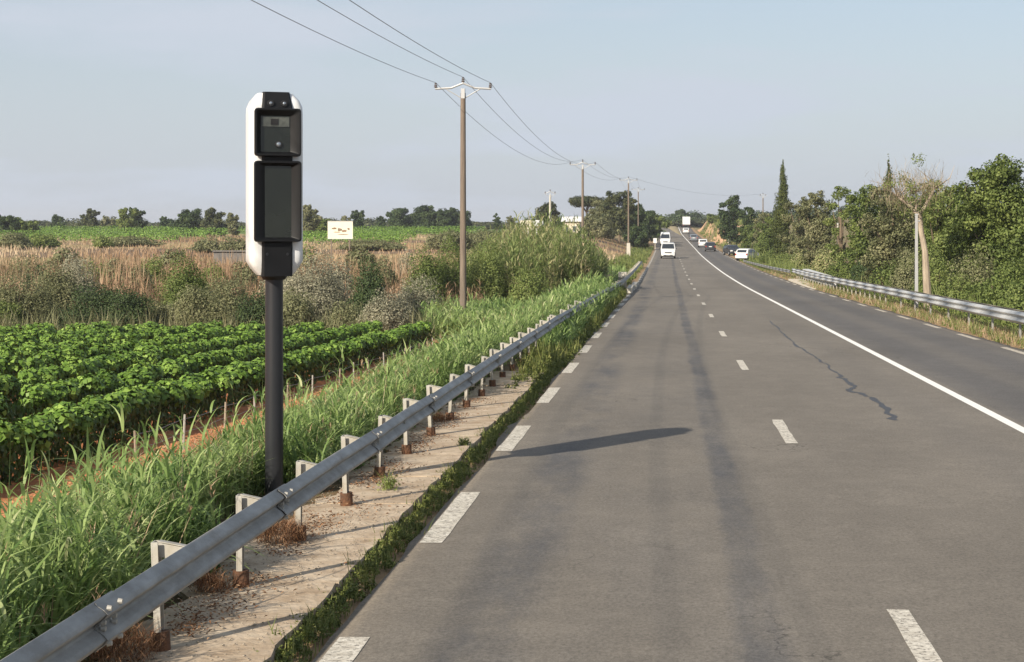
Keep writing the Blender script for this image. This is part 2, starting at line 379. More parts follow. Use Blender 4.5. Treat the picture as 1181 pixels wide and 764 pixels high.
ROAD = road()
M_paint = principled('road_paint', (.68, .64, .55), .7, noise=.0, nscale=14, col2=(.42, .38, .31), bump=.2, spec=.2, detail=9)
# worn paint: asphalt shows through chips
def wear(m, thr=.36, sc=26):
    t = m.node_tree; b = t.nodes['Principled BSDF']; lk = b.inputs['Base Color'].links[0].from_socket
    g = t.nodes.new('ShaderNodeNewGeometry'); n = t.nodes.new('ShaderNodeTexNoise'); n.inputs['Scale'].default_value = sc; n.inputs['Detail'].default_value = 8; n.inputs['Roughness'].default_value = .75
    r = t.nodes.new('ShaderNodeMapRange'); r.inputs[1].default_value = thr; r.inputs[2].default_value = thr + .05
    mxn = t.nodes.new('ShaderNodeMix'); mxn.data_type = 'RGBA'; mxn.inputs[6].default_value = (.2, .18, .15, 1)
    t.links.new(g.outputs['Position'], n.inputs['Vector']); t.links.new(n.outputs[0], r.inputs[0]); t.links.new(r.outputs[0], mxn.inputs[0])
    t.links.new(lk, mxn.inputs[7]); t.links.new(mxn.outputs[2], b.inputs['Base Color'])
wear(M_paint, .43)
M_paint2 = principled('faded_edge_paint', (.56, .51, .42), .8, nscale=9, col2=(.36, .32, .26), spec=.15); wear(M_paint2, .42)
def ribbon(name, pts, w, mat, dz=.004, rag=0):
    V = []; 
    for i, (x, y) in enumerate(pts):
        a = np.array(pts[max(i - 1, 0)]); b = np.array(pts[min(i + 1, len(pts) - 1)]); d = (b - a) / (np.linalg.norm(b - a) + 1e-9)
        ww = (w[i] if hasattr(w, '__len__') else w) / 2 ; j1, j2 = rng.normal(0, rag, 2) if rag else (0, 0)
        for s, jj in ((-1, j1), (1, j2)):
            X = x + s * d[1] * (ww + jj); Y = y - s * d[0] * (ww + jj); V.append((X, Y, float(zr(Y)) + dz))
    F = [(2 * i, 2 * i + 1, 2 * i + 3, 2 * i + 2) for i in range(len(pts) - 1)]
    return mesh_np(name, V, F, mat, ROAD)
def dashes(name, x0, start, length, period, w, y1, mat=None):
    VV = []; FF = []; y = start
    while y < y1:
        n = 7; o = len(VV)
        for i in range(n):
            yy = y + length * i / (n - 1); c = float(cx(yy)) - (float(wl(yy)) if x0 < 0 else float(wl(yy)) * max(0, (4.9 - x0) / 7))
            e1, e2 = rng.normal(0, .004, 2)
            VV += [(x0 + c - w / 2 + e1, yy + rng.normal(0, .01), float(zr(yy)) + .004), (x0 + c + w / 2 + e2, yy + rng.normal(0, .01), float(zr(yy)) + .004)]
        FF += [(o + 2 * i, o + 2 * i + 1, o + 2 * i + 3, o + 2 * i + 2) for i in range(n - 1)]
        y += period
    return mesh_np(name, VV, FF, mat or M_paint, ROAD)
dashes('edge_marking', -2.0, 1.5, 3.0, 6.5, .20, 300)
dashes('edge_marking', 8.33, .7, 3.0, 6.5, .17, 330, M_paint2)
dashes('lane_marking', 1.58, 8.85, 3.0, 13.0, .15, 235)
M_line = principled('fresh_paint', (.82, .80, .74), .6, noise=.12, nscale=6, spec=.2)
yy = np.concatenate([np.arange(0, 300, 4), np.arange(300, 640, 8)])
ribbon('centre_line', [(4.84 + float(cx(y)), float(y)) for y in yy], .16, M_line)
M_tar = principled('tar', (.06, .06, .062), .6, noise=.3, nscale=20)
tarpx = [(885.5, 370.3), (897, 379), (903, 386), (909.7, 391), (918, 399), (929, 405.8), (938, 411), (944, 416), (951.6, 420), (962, 428), (971, 434.8), (975.8, 440), (985.5, 445), (982, 448.5), (978, 451), (984, 453), (990, 453.5), (999, 457), (1006.5, 460.6), (1015, 466), (1022.6, 472), (1028, 479), (1035.5, 488)]
tp = [((px - VX) * 2.5 / (py - 285), 4960 / (py - 285)) for px, py in tarpx]
tp2 = []
for a, b in zip(tp[:-1], tp[1:]):
    for k in range(4):
        t = k / 4; tp2.append((a[0] + (b[0] - a[0]) * t + rng.normal(0, .025), a[1] + (b[1] - a[1]) * t + rng.normal(0, .03)))
ribbon('tar_seal', tp2, [(.05 + .05 * abs(math.sin(i * .5))) * (.6 if i < 40 else 1.2) for i in range(len(tp2))], M_tar, .003, .012)

# concrete verge slabs beside the road, with the stepped edge over the gutter
M_slab = principled('verge_concrete', (.53, .44, .33), .9, col2=(.31, .23, .155), nscale=3.2, bump=.7, bscale=18, spec=.15, detail=9)
def slab():
    mb = MB(); y = 3.0; k = 0
    while y < 33.5:
        ln = 1.95 + random.uniform(-.1, .1)
        x0, x1 = -3.42 + random.uniform(-.1, .06), -2.47 + random.uniform(-.025, .03)
        z0, z1 = float(zr(y)), float(zr(y + ln)); h = .015 + random.uniform(-.012, .012)
        n = 7; edge_r = [(x1 + rng.normal(0, .012), y + ln * i / n) for i in range(n + 1)]; edge_l = [(x0 + rng.normal(0, .06), y + ln * i / n) for i in range(n + 1)]
        top = [(px, py, float(zr(py)) + h) for px, py in edge_l] + [(px, py, float(zr(py)) + h) for px, py in edge_r[::-1]]
        bot = [(a, b, c - .22) for a, b, c in top]
        mb.loft([bot, top]); y += ln + random.uniform(.015, .06); k += 1
    return tag(mb.build('verge_slabs', M_slab, bevel=0), kind='structure')
slab()
# grassy median where the carriageways part
def median():
    V = []; F = []; ys = np.arange(425, 700, 6)
    for i, y in enumerate(ys):
        t = (y - 425) / 275; w = .3 + 3.6 * min(1, t * 1.8); xr_ = 4.6 + float(cx(y)); xl_ = xr_ - w
        z = float(zr(y))
        V += [(xl_, y, z + .02), (xl_ + w * .25, y, z + .35 * min(1, t * 3)), (xr_ - w * .25, y, z + .35 * min(1, t * 3)), (xr_, y, z + .02)]
    for i in range(len(ys) - 1):
        for j in range(3): F.append((4 * i + j, 4 * i + j + 1, 4 * i + j + 5, 4 * i + j + 4))
    tag(mesh_np('median_strip', V, F, principled('dry_median', (.36, .26, .16), .95, col2=(.19, .18, .08), nscale=.6)), kind='structure')
median()
print('ground done')

# ------------------------------------------------------------------ guard rails
M_galv = principled('galvanised', (.38, .375, .355), .6, metal=.2, col2=(.22, .21, .19), nscale=6, bump=.12, bscale=60, stretch=(1, .5, 1))
M_galv2 = principled('galvanised_pale', (.43, .42, .385), .6, metal=.2, col2=(.36, .33, .27), nscale=7, bump=.1)
M_railp = principled('pale_zinc_rail', (.60, .60, .58), .55, metal=.3, col2=(.46, .46, .44), nscale=4, bump=.1)
M_rust = principled('rusty_sleeve', (.17, .075, .035), .9, col2=(.07, .04, .025), nscale=14, bump=.5)
def railx(y): return float(np.interp(y, [0, 45, 90, 170], [-2.87, -2.85, -2.45, -2.6]))
def rail_profile(h=.72, face=1, k_=.8):
    # W section, local (outward, z): back edges at 0, crests toward the road
    pts = [(0, .0), (.012, -.018), (.055, -.045), (.08, -.075), (.055, -.105), (.008, -.14), (.0, -.155), (.008, -.17), (.055, -.205), (.08, -.235), (.055, -.265), (.012, -.292), (0, -.31)]
    return [(face * a * k_, h + b * k_) for a, b in pts]
def beam(path, face, h, mat, name, parent, thick=.006, k=.8):
    V = []; F = []; pr = rail_profile(h, face, k); n = len(pr)
    for (x, y, z) in path:
        for a, b in pr: V.append((x + a, y, z + b))
    m = len(path)
    for (x, y, z) in path:
        for a, b in pr: V.append((x + a - face * thick, y, z + b))
    o = n * m
    for i in range(m - 1):
        for j in range(n - 1):
            q = i * n + j; F.append((q, q + 1, q + n + 1, q + n)); F.append((o + q, o + q + n, o + q + n + 1, o + q + 1))
        for j in (0, n - 1):
            q = i * n + j; F.append((q, q + n, o + q + n, o + q))
    for i in (0, m - 1):
        for j in range(n - 1):
            q = i * n + j; F.append((q, q + 1, o + q + 1, o + q))
    return mesh_np(name, V, F, mat, parent, smooth=False)
GRL = empty('guard_rail', (-2.87, 4, 0), 'long galvanised steel guard rail on the left verge running past the speed camera', 'guard rail')
GRL.location = (0, 0, 0)
ylist = np.arange(4.6, 175, 4.0); BOLT = None
for i, y in enumerate(ylist):
    path = []
    for t in np.linspace(0, 1, 3):
        yy_ = y + t * 4.3 ; dxo = .012 * (1 - t) + rng.normal(0, .003)
        path.append((railx(yy_) + dxo, yy_, float(zr(yy_)) + rng.normal(0, .004) - .022 - .9 * max(0, (y - 168) / 10)))
    b = beam(path, 1, .74, M_galv, 'rail_beam', GRL)
    if y < 42:
        for dy in (.05, .22):
            for dz in (-.045, -.135, -.175, -.265):
                zz = float(zr(y + dy)) + .718 + dz * .8; xx = railx(y) + (.040 if dz in (-.045, -.265) else .010) + .01
                if BOLT is None:
                    mb = MB(); mb.cyl((0, 0, 0), (.022, 0, 0), .017, .012, n=8); bo = BOLT = mb.build('bolt', M_galv2, b)
                else:
                    bo = BOLT.copy(); COL.objects.link(bo); bo.parent = b
                bo.location = (xx, y + dy, zz)
# posts
def post(y, x=-3.16):
    z = float(zr(y)); y0 = y
    mb = MB()
    t = .006
    # C section post
    mb.box((0, 0, .31), (.010, .10, .74)); mb.box((.02, -.046, .31), (.034, .008, .74)); mb.box((.02, .046, .31), (.034, .008, .74))
    p = mb.build('post', M_galv2, GRL, loc=(x + random.uniform(-.02, .02), y, z)); p.rotation_euler = (R(random.uniform(-3, 3)), R(random.uniform(-3, 3)), R(random.uniform(-6, 6)))
    s = MB(); w = -x + railx(y) - .02
    s.loft([[(.03, q, .585), (w + .03, q, .53), (w + .03, q, .61), (.03, q, .672)] for q in (-.006, .006)]); s.loft([[(.03, -.006, .676), (w + .03, -.006, .614), (w + .03, .06, .614), (.03, .06, .676)], [(.03, -.006, .682), (w + .03, -.006, .620), (w + .03, .06, .620), (.03, .06, .682)]])
    s.build('spacer', M_galv2, p)
    if y < 60:
        q = MB(); q.cyl((.02, 0, -.12), (.02, 0, .13), .064, .058, n=14); q.build('rusty_sleeve', M_rust, p, smooth=True)
    return p
p_first = None
for y in list(np.arange(10.6, 45, 2.0)) + list(np.arange(46, 172, 4.0)):
    post(y, -3.13 if y < 60 else railx(y) - .3)
# right rail
GRR = empty('guard_rail', (0, 0, 0), 'double galvanised guard rail on the right roadside in front of the dense trees', 'guard rail')
for i, y in enumerate(np.arange(26, 128, 4.0)):
    path = [(9.45, yy_, float(zr(yy_)) + rng.normal(0, .004)) for yy_ in (y, y + 2.1, y + 4.3)]
    beam(path, -1, .75, M_railp, 'rail_beam', GRR, k=1.05)
    beam([(a + .34, b, c) for a, b, c in path], 1, .74, M_galv2, 'rear_rail_beam', GRR)
for y in np.concatenate([np.arange(27, 75, 4.0), np.arange(76, 130, 2.0)]):
    mb = MB(); mb.box((0, 0, .3), (.05, .10, .82)); mb.box((0, 0, .6), (.28, .01, .16))
    mb.build('post', M_galv2 if y > 75 else M_galv, GRR, loc=(9.63, float(y), float(zr(y))))
for i, y in enumerate(np.arange(130, 200, 4.0)):
    k = (y - 130) / 70
    path = [(9.3 - .4 * k, yy_, float(zr(yy_)) - .38 * k - .08) for yy_ in (y, y + 2.1, y + 4.3)]
    beam(path, -1, .70, M_galv, 'rail_beam', GRR)

# ------------------------------------------------------------------ speed camera
M_white = principled('white_shell', (.68, .69, .69), .35, nscale=7, col2=(.60, .60, .58), stretch=(3, 3, .5), spec=.5)
M_blackp = principled('black_plastic', (.006, .0065, .0075), .5, spec=.25, noise=.3, nscale=3)
M_blackm = principled('black_matte', (.012, .012, .013), .6)
M_polem = principled('grey_pole_paint', (.032, .034, .038), .38, metal=.3, noise=.25, nscale=2, stretch=(1, 1, .3))
M_gl = principled('dark_glass', (.009, .011, .009), .2, spec=.5, col2=(.016, .019, .015), nscale=1.5)
M_gl2 = principled('grey_display', (.10, .11, .10), .3, col2=(.05, .055, .05), nscale=18)
M_lens = principled('lens', (.25, .28, .32), .08, metal=.6)
def turret():
    X, Y = -3.98, 17.4; z = g1(X, Y)
    T = empty('speed_camera', (X, Y, z), 'tall roadside speed camera with white shell and black windows on a dark pole', 'speed camera', rz=R(20))
    zz = lambda py: (285 - py) / 114.0 + 2.5 - .2018 - z            # photo row -> height over base (at this distance)
    # pole
    mb = MB(); mb.cyl((0, 0, 0), (0, 0, zz(314)), .092, .088, n=32); mb.cyl((0, 0, 0), (0, 0, .03), .19, .19, n=24)
    mb.build('pole', M_polem, T, smooth=True)
    top, bot = zz(109), zz(317); H = top - bot
    # white shell: two side shells, lofted rounded sections, front cut away in the middle
    def shell(side):
        rings = []; n = 26
        for i in range(n + 1):
            t = i / n; h = bot + H * t
            # outer half width
            ow = .264
            if t < .075: ow = .264 - .095 * (1 - t / .075) ** 1.3
            if t > .90: ow = .264 - .09 * ((t - .90) / .10) ** 2.2
            dpt = .24 - (.07 * ((t - .9) / .1) ** 2 if t > .9 else 0) - (.05 * (1 - t / .075) if t < .075 else 0)
            iw = .112
            pts = []
            # plan section from inner front, round the outer corner, to inner back
            pts.append((iw, -dpt + .02)); pts.append((ow - .085, -dpt + .012))
            for a in range(0, 91, 15):
                aa = R(a); pts.append((ow - .07 + .07 * math.sin(aa), -dpt + .085 - .07 * math.cos(aa)))
            for a in range(0, 91, 30):
                aa = R(a); pts.append((ow - .09 + .09 * math.cos(aa), dpt - .09 + .09 * math.sin(aa)))
            pts.append((iw, dpt))
            rings.append([(side * a, b, h) for a, b in pts])
        m = MB(); m.loft(rings); return m.build('white_shell', M_white, T, smooth=True)
    shell(-1); shell(1)
    # black spine
    m = MB(); rings = []
    for i in range(13):
        t = i / 12; h = bot - .01 + (H + .02) * t; d = .262 - (.07 * ((t - .93) / .07) ** 2 if t > .93 else 0); w = .150 - (.02 if t > .98 else 0)
        rings.append([(-w, -d + .02, h), (-w * .86, -d, h), (w * .86, -d, h), (w, -d + .02, h), (w, d - .02, h), (-w, d - .02, h)])
    m.loft(rings); m.build('black_spine', M_blackp, T, smooth=True)
    m = MB(); m.cyl((0, 0, bot - .05), (0, 0, bot), .11, .14, n=24); m.build('neck_collar', M_blackm, T, smooth=True)
    # hooded boxes
    def hood(z0, z1, w, inner, name):
        cz = (z0 + z1) / 2; hh = (z1 - z0) / 2; f = -.325; b = -.235; m = MB(); hw = w / 2
        (ix0, ix1, iz0, iz1) = inner
        def rr(hw, hh, y, r):
            pts = []
            for (sx, sz, a0) in ((1, 1, 0), (-1, 1, 90), (-1, -1, 180), (1, -1, 270)):
                for k in range(4):
                    a = R(a0 + k * 30); pts.append((sx * (hw - r) + r * math.cos(a), y, cz + sz * (hh - r) + r * math.sin(a)))
            return pts
        def ri(y):
            pts = []; r = .012; xa, xb, za, zb = ix0, ix1, iz0, iz1
            for (x_, z_, a0) in ((xb - r, zb - r, 0), (xa + r, zb - r, 90), (xa + r, za + r, 180), (xb - r, za + r, 270)):
                for k in range(4):
                    a = R(a0 + k * 30); pts.append((x_ + r * math.cos(a), y, z_ + r * math.sin(a)))
            return pts
        m.loft([rr(hw - .012, hh - .012, b, .03), rr(hw, hh, b - .02, .03), rr(hw, hh, f + .012, .03), rr(hw - .006, hh - .006, f, .028), rr(hw - .02, hh - .02, f, .022), ri(-.268)], cap=False)
        o = m.build(name, M_blackp, T, smooth=True)
        g = MB(); g.box(((ix0 + ix1) / 2, -.262, (iz0 + iz1) / 2), (ix1 - ix0 + .01, .01, iz1 - iz0 + .01))
        g.build('window_pane', M_gl, o)
        return o
    u0, u1 = zz(181.8), zz(127.3)
    hb = hood(u0, u1, .455, (-.165, .125, u0 + .045, u1 - .075), 'upper_window_hood')
    m = MB(); m.box((-.02, -.271, u1 - .135), (.27, .008, .095)); dsp = m.build('display_panel', M_gl2, hb, bevel=.002)
    m = MB(); m.box((-.03, -.277, u1 - .135), (.075, .006, .06)); m.build('sensor', M_blackm, dsp)
    m = MB(); m.cyl((.01, -.265, u0 + .12), (.01, -.285, u0 + .12), .036, .032, n=20); ln = m.build('lens', M_blackm, hb, smooth=True)
    m = MB(); m.sph((.01, -.283, u0 + .12), .024, (1, .4, 1)); m.build('lens_glass', M_lens, ln, smooth=True)
    l0, l1 = zz(279), zz(187)
    hood(l0, l1, .462, (-.125, .135, l0 + .045, l1 - .05), 'lower_window_hood')
    for sx in (-.066, .066):
        zc = zz(121.5); m = MB(); m.cyl((sx, -.24, zc), (sx, -.275, zc), .034, .03, n=18); o = m.build('sensor_ring', M_blackm, T, smooth=True)
        m = MB(); m.sph((sx, -.274, zc), .017, (1, .5, 1)); m.build('lens_glass', M_lens, o, smooth=True)
    for sx in (-.1, .1):
        m = MB(); m.cyl((sx, -.25, zz(293)), (sx, -.27, zz(293)), .016, .014, n=6); m.build('bolt', M_polem, T)
turret()

# ------------------------------------------------------------------ utility poles and lines
M_wood = principled('weathered_wood', (.21, .165, .125), .9, col2=(.12, .095, .075), nscale=9, bump=.5, stretch=(1, 1, .08), detail=8)
M_conc = principled('pole_concrete', (.50, .47, .40), .85, noise=.2, nscale=4)
M_arm = principled('arm_steel', (.42, .43, .43), .5, metal=.3)
M_ins = principled('brown_insulator', (.07, .05, .04), .25)
M_wire = principled('cable_metal', (.30, .30, .31), .5, metal=.3)
def pole(X, Y, top, label, r=.15, mat=None, arms=True, armw=1.18, group=None):
    zb = g1(X, Y); T = empty('utility_pole', (X, Y, zb), label, 'utility pole', group)
    h = top - zb; m = MB(); m.cyl((0, 0, -.2), (0, 0, h), r, r * .72, n=20)
    m.build('pole_shaft', mat or M_wood, T, smooth=True)
    pts = []
    if arms:
        a = MB()
        a.box((0, 0, h - .02), (.16, .22, .42)); a.tube([(-armw, 0, h + .18), (-.5, 0, h + .22), (0, 0, h + .42), (.5, 0, h + .22), (armw, 0, h + .18)], .045, 8)
        a.tube([(-.75, 0, h + .19), (0, 0, h - .25)], .025, 6); a.tube([(.75, 0, h + .19), (0, 0, h - .25)], .025, 6)
        arm = a.build('crossarm', M_arm, T)
        for dx, dz in ((-armw + .02, .18), (0, .42), (armw - .02, .18)):
            q = MB(); q.cyl((dx, 0, h + dz), (dx, 0, h + dz + .06), .03, n=8)
            for k in range(3): q.cyl((dx, 0, h + dz + .06 + .07 * k), (dx, 0, h + dz + .11 + .07 * k), .085 - .01 * k, .06 - .01 * k, n=10)
            q.build('insulator', M_ins, arm, smooth=True)
            pts.append((X + dx, Y, top + dz + .26))
    return pts, T
p1, _ = pole(-8.68, 73, 8.18, 'tall wooden utility pole nearest the camera standing in the roadside grass')
p2, _ = pole(-7.9, 160, 8.1, 'second wooden utility pole rising behind the big clump of canes', r=.14)
p3, t3 = pole(-5.35, 235, 8.7, 'third wooden utility pole with a pale concrete foot beside the left verge', r=.13)
m = MB(); m.box((0, 0, .9), (.55, .5, 2.0), taper=.85); m.build('concrete_foot', M_conc, t3)
p4, _ = pole(-5.5, 322, 9.3, 'farthest wooden utility pole before the dark roadside trees', r=.13)
p0 = [(a - .0, -14, c + .1) for (a, b, c) in p1]
pb, _ = pole(-14.0, 205, 6.3, 'pale concrete utility pole with a small crossarm near the white roofs', r=.16, mat=M_conc, armw=.6)
pr_, _ = pole(PX(880, 300), 300, PZ(227, 300), 'dark utility pole behind the trees on the right of the road', r=.13, armw=.5)
names = ['left', 'middle', 'right']
for k in range(3):
    m = MB(); pts = []
    chain = [p0[k], p1[k], p2[k], p3[k], p4[k]]; sags = [.85, 1.35, .8, .9]
    for s_, (a, b) in enumerate(zip(chain[:-1], chain[1:])):
        n = 24
        for i in range(n + (1 if s_ == 3 else 0)):
            t = i / n; pts.append((a[0] + (b[0] - a[0]) * t, a[1] + (b[1] - a[1]) * t, a[2] + (b[2] - a[2]) * t - sags[s_] * 4 * t * (1 - t)))
    m.tube(pts, .0105, 5)
    tag(m.build('power_line', M_wire), f'{names[k]} of the three overhead wires strung along the roadside utility poles', 'power line')
m = MB(); a, b = Vector(p3[1]), Vector(pr_[0])
m.tube([a.lerp(b, i / 16) - Vector((0, 0, 1.1 * 4 * (i / 16) * (1 - i / 16))) for i in range(17)], .012, 5)
tag(m.build('power_line', M_wire), 'single faint wire crossing high over the far road between two poles', 'power line')
# right concrete post behind rail, in front of the trees
def thinpost(x, Y, top, r, label, cat, mat, name='post_shaft'):
    z = g1(x, Y); T = empty('concrete_post', (x, Y, z), label, cat)
    m = MB(); m.box((0, 0, (top - z) / 2 - .1), (r * 2, r * 2, top - z + .2), taper=.75); m.build('post_shaft', mat, T, bevel=.01)
    m = MB(); m.box((0, 0, top - z + .02), (r * 1.8, r * 1.8, .05)); m.cyl((r, 0, top - z - .25), (r + .07, 0, top - z - .25), .03, n=8); m.build('cap', M_arm, T)
thinpost(9.98, 69, PZ(248, 69), .068, 'pale square concrete post standing at the right guard rail before the bare tree', 'post', principled('pale_post', (.36, .36, .355), .7, noise=.15, nscale=3))
thinpost(PX(966, 150) , 150, PZ(258, 150), .09, 'thin pale post half hidden in the right hand bushes', 'post', M_conc)
thinpost(PX(840.5, 330), 330, PZ(257, 330), .14, 'slim grey post beside the far bend by the orange bank', 'post', M_conc)

# ------------------------------------------------------------------ left roadside furniture
M_board = principled('board_face', (.72, .66, .52), .7, noise=.1, nscale=2)
def billboard(px0, px1, py0, py1, Y, label, art=True):
    x0, x1 = PX(px0, Y), PX(px1, Y); z0, z1 = PZ(py1, Y), PZ(py0, Y); xc = (x0 + x1) / 2; zb = g1(xc, Y)
    T = empty('billboard', (xc, Y, zb), label, 'billboard'); w, h = x1 - x0, z1 - z0; c = (z0 + z1) / 2 - zb
    m = MB(); m.box((0, 0, c), (w, .08, h)); m.build('panel', M_board, T, bevel=.01)
    m = MB()
    for s in (-1, 1):
        for zz_ in (0, 1): pass
    m.box((0, -.05, c + h / 2 - .03), (w, .03, .06)); m.box((0, -.05, c - h / 2 + .03), (w, .03, .06)); m.build('panel_frame', M_arm, T)
    for s in (-1, 1):
        m = MB(); m.box((s * w * .36, .07, (z1 - zb) / 2 - .3), (.12, .1, z1 - zb)); m.build('leg', M_wood, T)
    if art:
        m = MB()
        for (ax, az, aw, ah) in ((-.24, .08, .22, .10), (-.02, .02, .20, .16), (.16, -.05, .26, .12), (.33, .06, .12, .1), (-.12, -.12, .34, .05), (.1, -.24, .5, .05)):
            n = 9; q = [(w * (ax + aw * .5 * math.cos(i * 6.283 / n) * random.uniform(.7, 1.1)), h * (az + ah * .6 * math.sin(i * 6.283 / n) * random.uniform(.6, 1.2))) for i in range(n)]
            m.loft([[(u_, -.041, c + v_) for u_, v_ in q], [(u_, -.048, c + v_) for u_, v_ in q]])
        m.build('printed_picture', principled('faded_picture', (.26, .16, .09), .7, col2=(.16, .13, .10), nscale=4), T)
billboard(378, 407, 255, 276, 150, 'cream roadside billboard with a faded brown picture standing in the dry field')
billboard(600, 614, 254, 268, 210, 'small cream board with an orange patch beside the white house', art=False)
m = MB(); zb = g1(PX(701, 88), 88); x = PX(701, 95); Y = 95
zb = float(zr(Y)) - .3
m.box((0, 0, .6), (.52, .5, 1.3), taper=.94); tag(m.build('concrete_block', principled('pink_concrete', (.60, .42, .32), .9, noise=.25, nscale=4), loc=(PX(701, Y), Y, zb), bevel=.02), 'pinkish concrete block at the left end of the culvert beside the rail', 'block')
m = MB(); m.box((0, 0, .6), (.5, .3, 1.3)); m.box((0, -.25, .95), (.5, .3, .12)); tag(m.build('concrete_block', M_conc, loc=(PX(718, 105), 105, float(zr(105)) - .3), bevel=.02), 'grey white concrete block just right of the pinkish one behind the rail', 'block')
for (px, Y_, w, lab) in ((727, 96, .3, 'pale concrete kerb piece lying under the left rail'), (732, 104, .3, 'farther pale kerb piece lying right of the first one'), ):
    m = MB(); m.box((0, 0, .08), (w, 5.2, .42)); tag(m.build('kerb_block', M_conc, loc=(PX(px, Y_), Y_, float(zr(Y_))), bevel=.02), lab, 'kerb')
m = MB(); m.box((0, 0, .5), (.10, .10, 1.1)); T = empty('marker_sign', (PX(755.5, 300), 300, float(zr(300)) - .1), 'small white marker sign on the far left verge before the trees', 'sign'); m.build('stake', M_conc, T)
m = MB(); m.box((0, -.08, 1.55), (.62, .05, .85)); m.build('sign_plate', M_white, T, bevel=.01)
# low wall / canal edge behind the scrub
for x0, x1, py, Y_, lab in ((PX(246, 131), PX(306, 131), 288, 131, 'low dark canal wall with a pale coping beside the camera head'), ):
    m = MB(); z1 = PZ(289, Y_); zb = g1((x0 + x1) / 2, Y_)
    m.box(((x0 + x1) / 2, Y_, z1 - .05), (x1 - x0, .5, .10)); m.box(((x0 + x1) / 2, Y_ + .05, (z1 + zb) / 2 - .1), (x1 - x0 - .1, .3, z1 - zb - .02))
    tag(m.build('low_wall', principled('dark_wall', (.16, .15, .14), .9, noise=.3, nscale=2)), lab, 'wall')
# right culvert parapet
m = MB(); m.box((0, 0, .25), (.35, 22, .62)); m.box((0, 0, .6), (.45, 22, .12))
T = m.build('culvert_parapet', principled('parapet', (.55, .56, .56), .8, noise=.2, nscale=1.5), loc=(10.35, 118, float(zr(118))))
tag(T, 'pale concrete culvert parapet at the far end of the right guard rail', 'parapet')
m = MB(); m.box((0, 0, -.02), (.9, 20, .12)); tag(m.build('kerb_block', principled('pale_kerb', (.62, .56, .45), .9, noise=.2, nscale=2), loc=(9.15, 114, float(zr(114)))), 'pale sandy concrete apron at the road edge beside the right parapet', 'kerb')

# ------------------------------------------------------------------ houses
M_wallc = principled('cream_render', (.66, .58, .44), .9, noise=.1, nscale=1)
M_rooft = principled('pale_roof', (.72, .70, .66), .8, noise=.1, nscale=2)
M_pane = principled('window_glass', (.05, .06, .07), .15)
def house(px0, px1, pyr, Y, depth, label, wallmat, roofmat, eave=.9):
    x0, x1 = PX(px0, Y), PX(px1, Y); xc = (x0 + x1) / 2; w = x1 - x0; zb = g1(xc, Y); zt = PZ(pyr, Y) - zb
    T = empty('house', (xc, Y + depth / 2, zb), label, 'house')
    m = MB(); m.box((0, 0, (zt - eave) / 2 - .3), (w, depth, zt - eave + .6)); m.build('wall', wallmat, T)
    m = MB(); e = .4; a = zt - eave
    m.loft([[(-w / 2 - e, -depth / 2 - e, a), (-w / 2 - e, depth / 2 + e, a), (-w / 2 - e, 0, zt)], [(w / 2 + e, -depth / 2 - e, a), (w / 2 + e, depth / 2 + e, a), (w / 2 + e, 0, zt)]]); m.build('roof', roofmat, T)
    for k in (-.28, .2):
        m = MB(); m.box((k * w, -depth / 2 - .01, a - 1.1), (min(.9, w * .2), .08, .9)); f = m.build('window', M_white, T)
        m = MB(); m.box((k * w, -depth / 2 - .055, a - 1.1), (min(.76, w * .17), .02, .76)); m.build('pane', M_pane, f)
house(602, 622, 254, 260, 6, 'small white and cream house beyond the canes', M_rooft, M_rooft)
house(650, 668, 250, 270, 6, 'low house with a bright white roof half hidden behind the canes', M_wallc, M_rooft, .8)
print('furniture done')

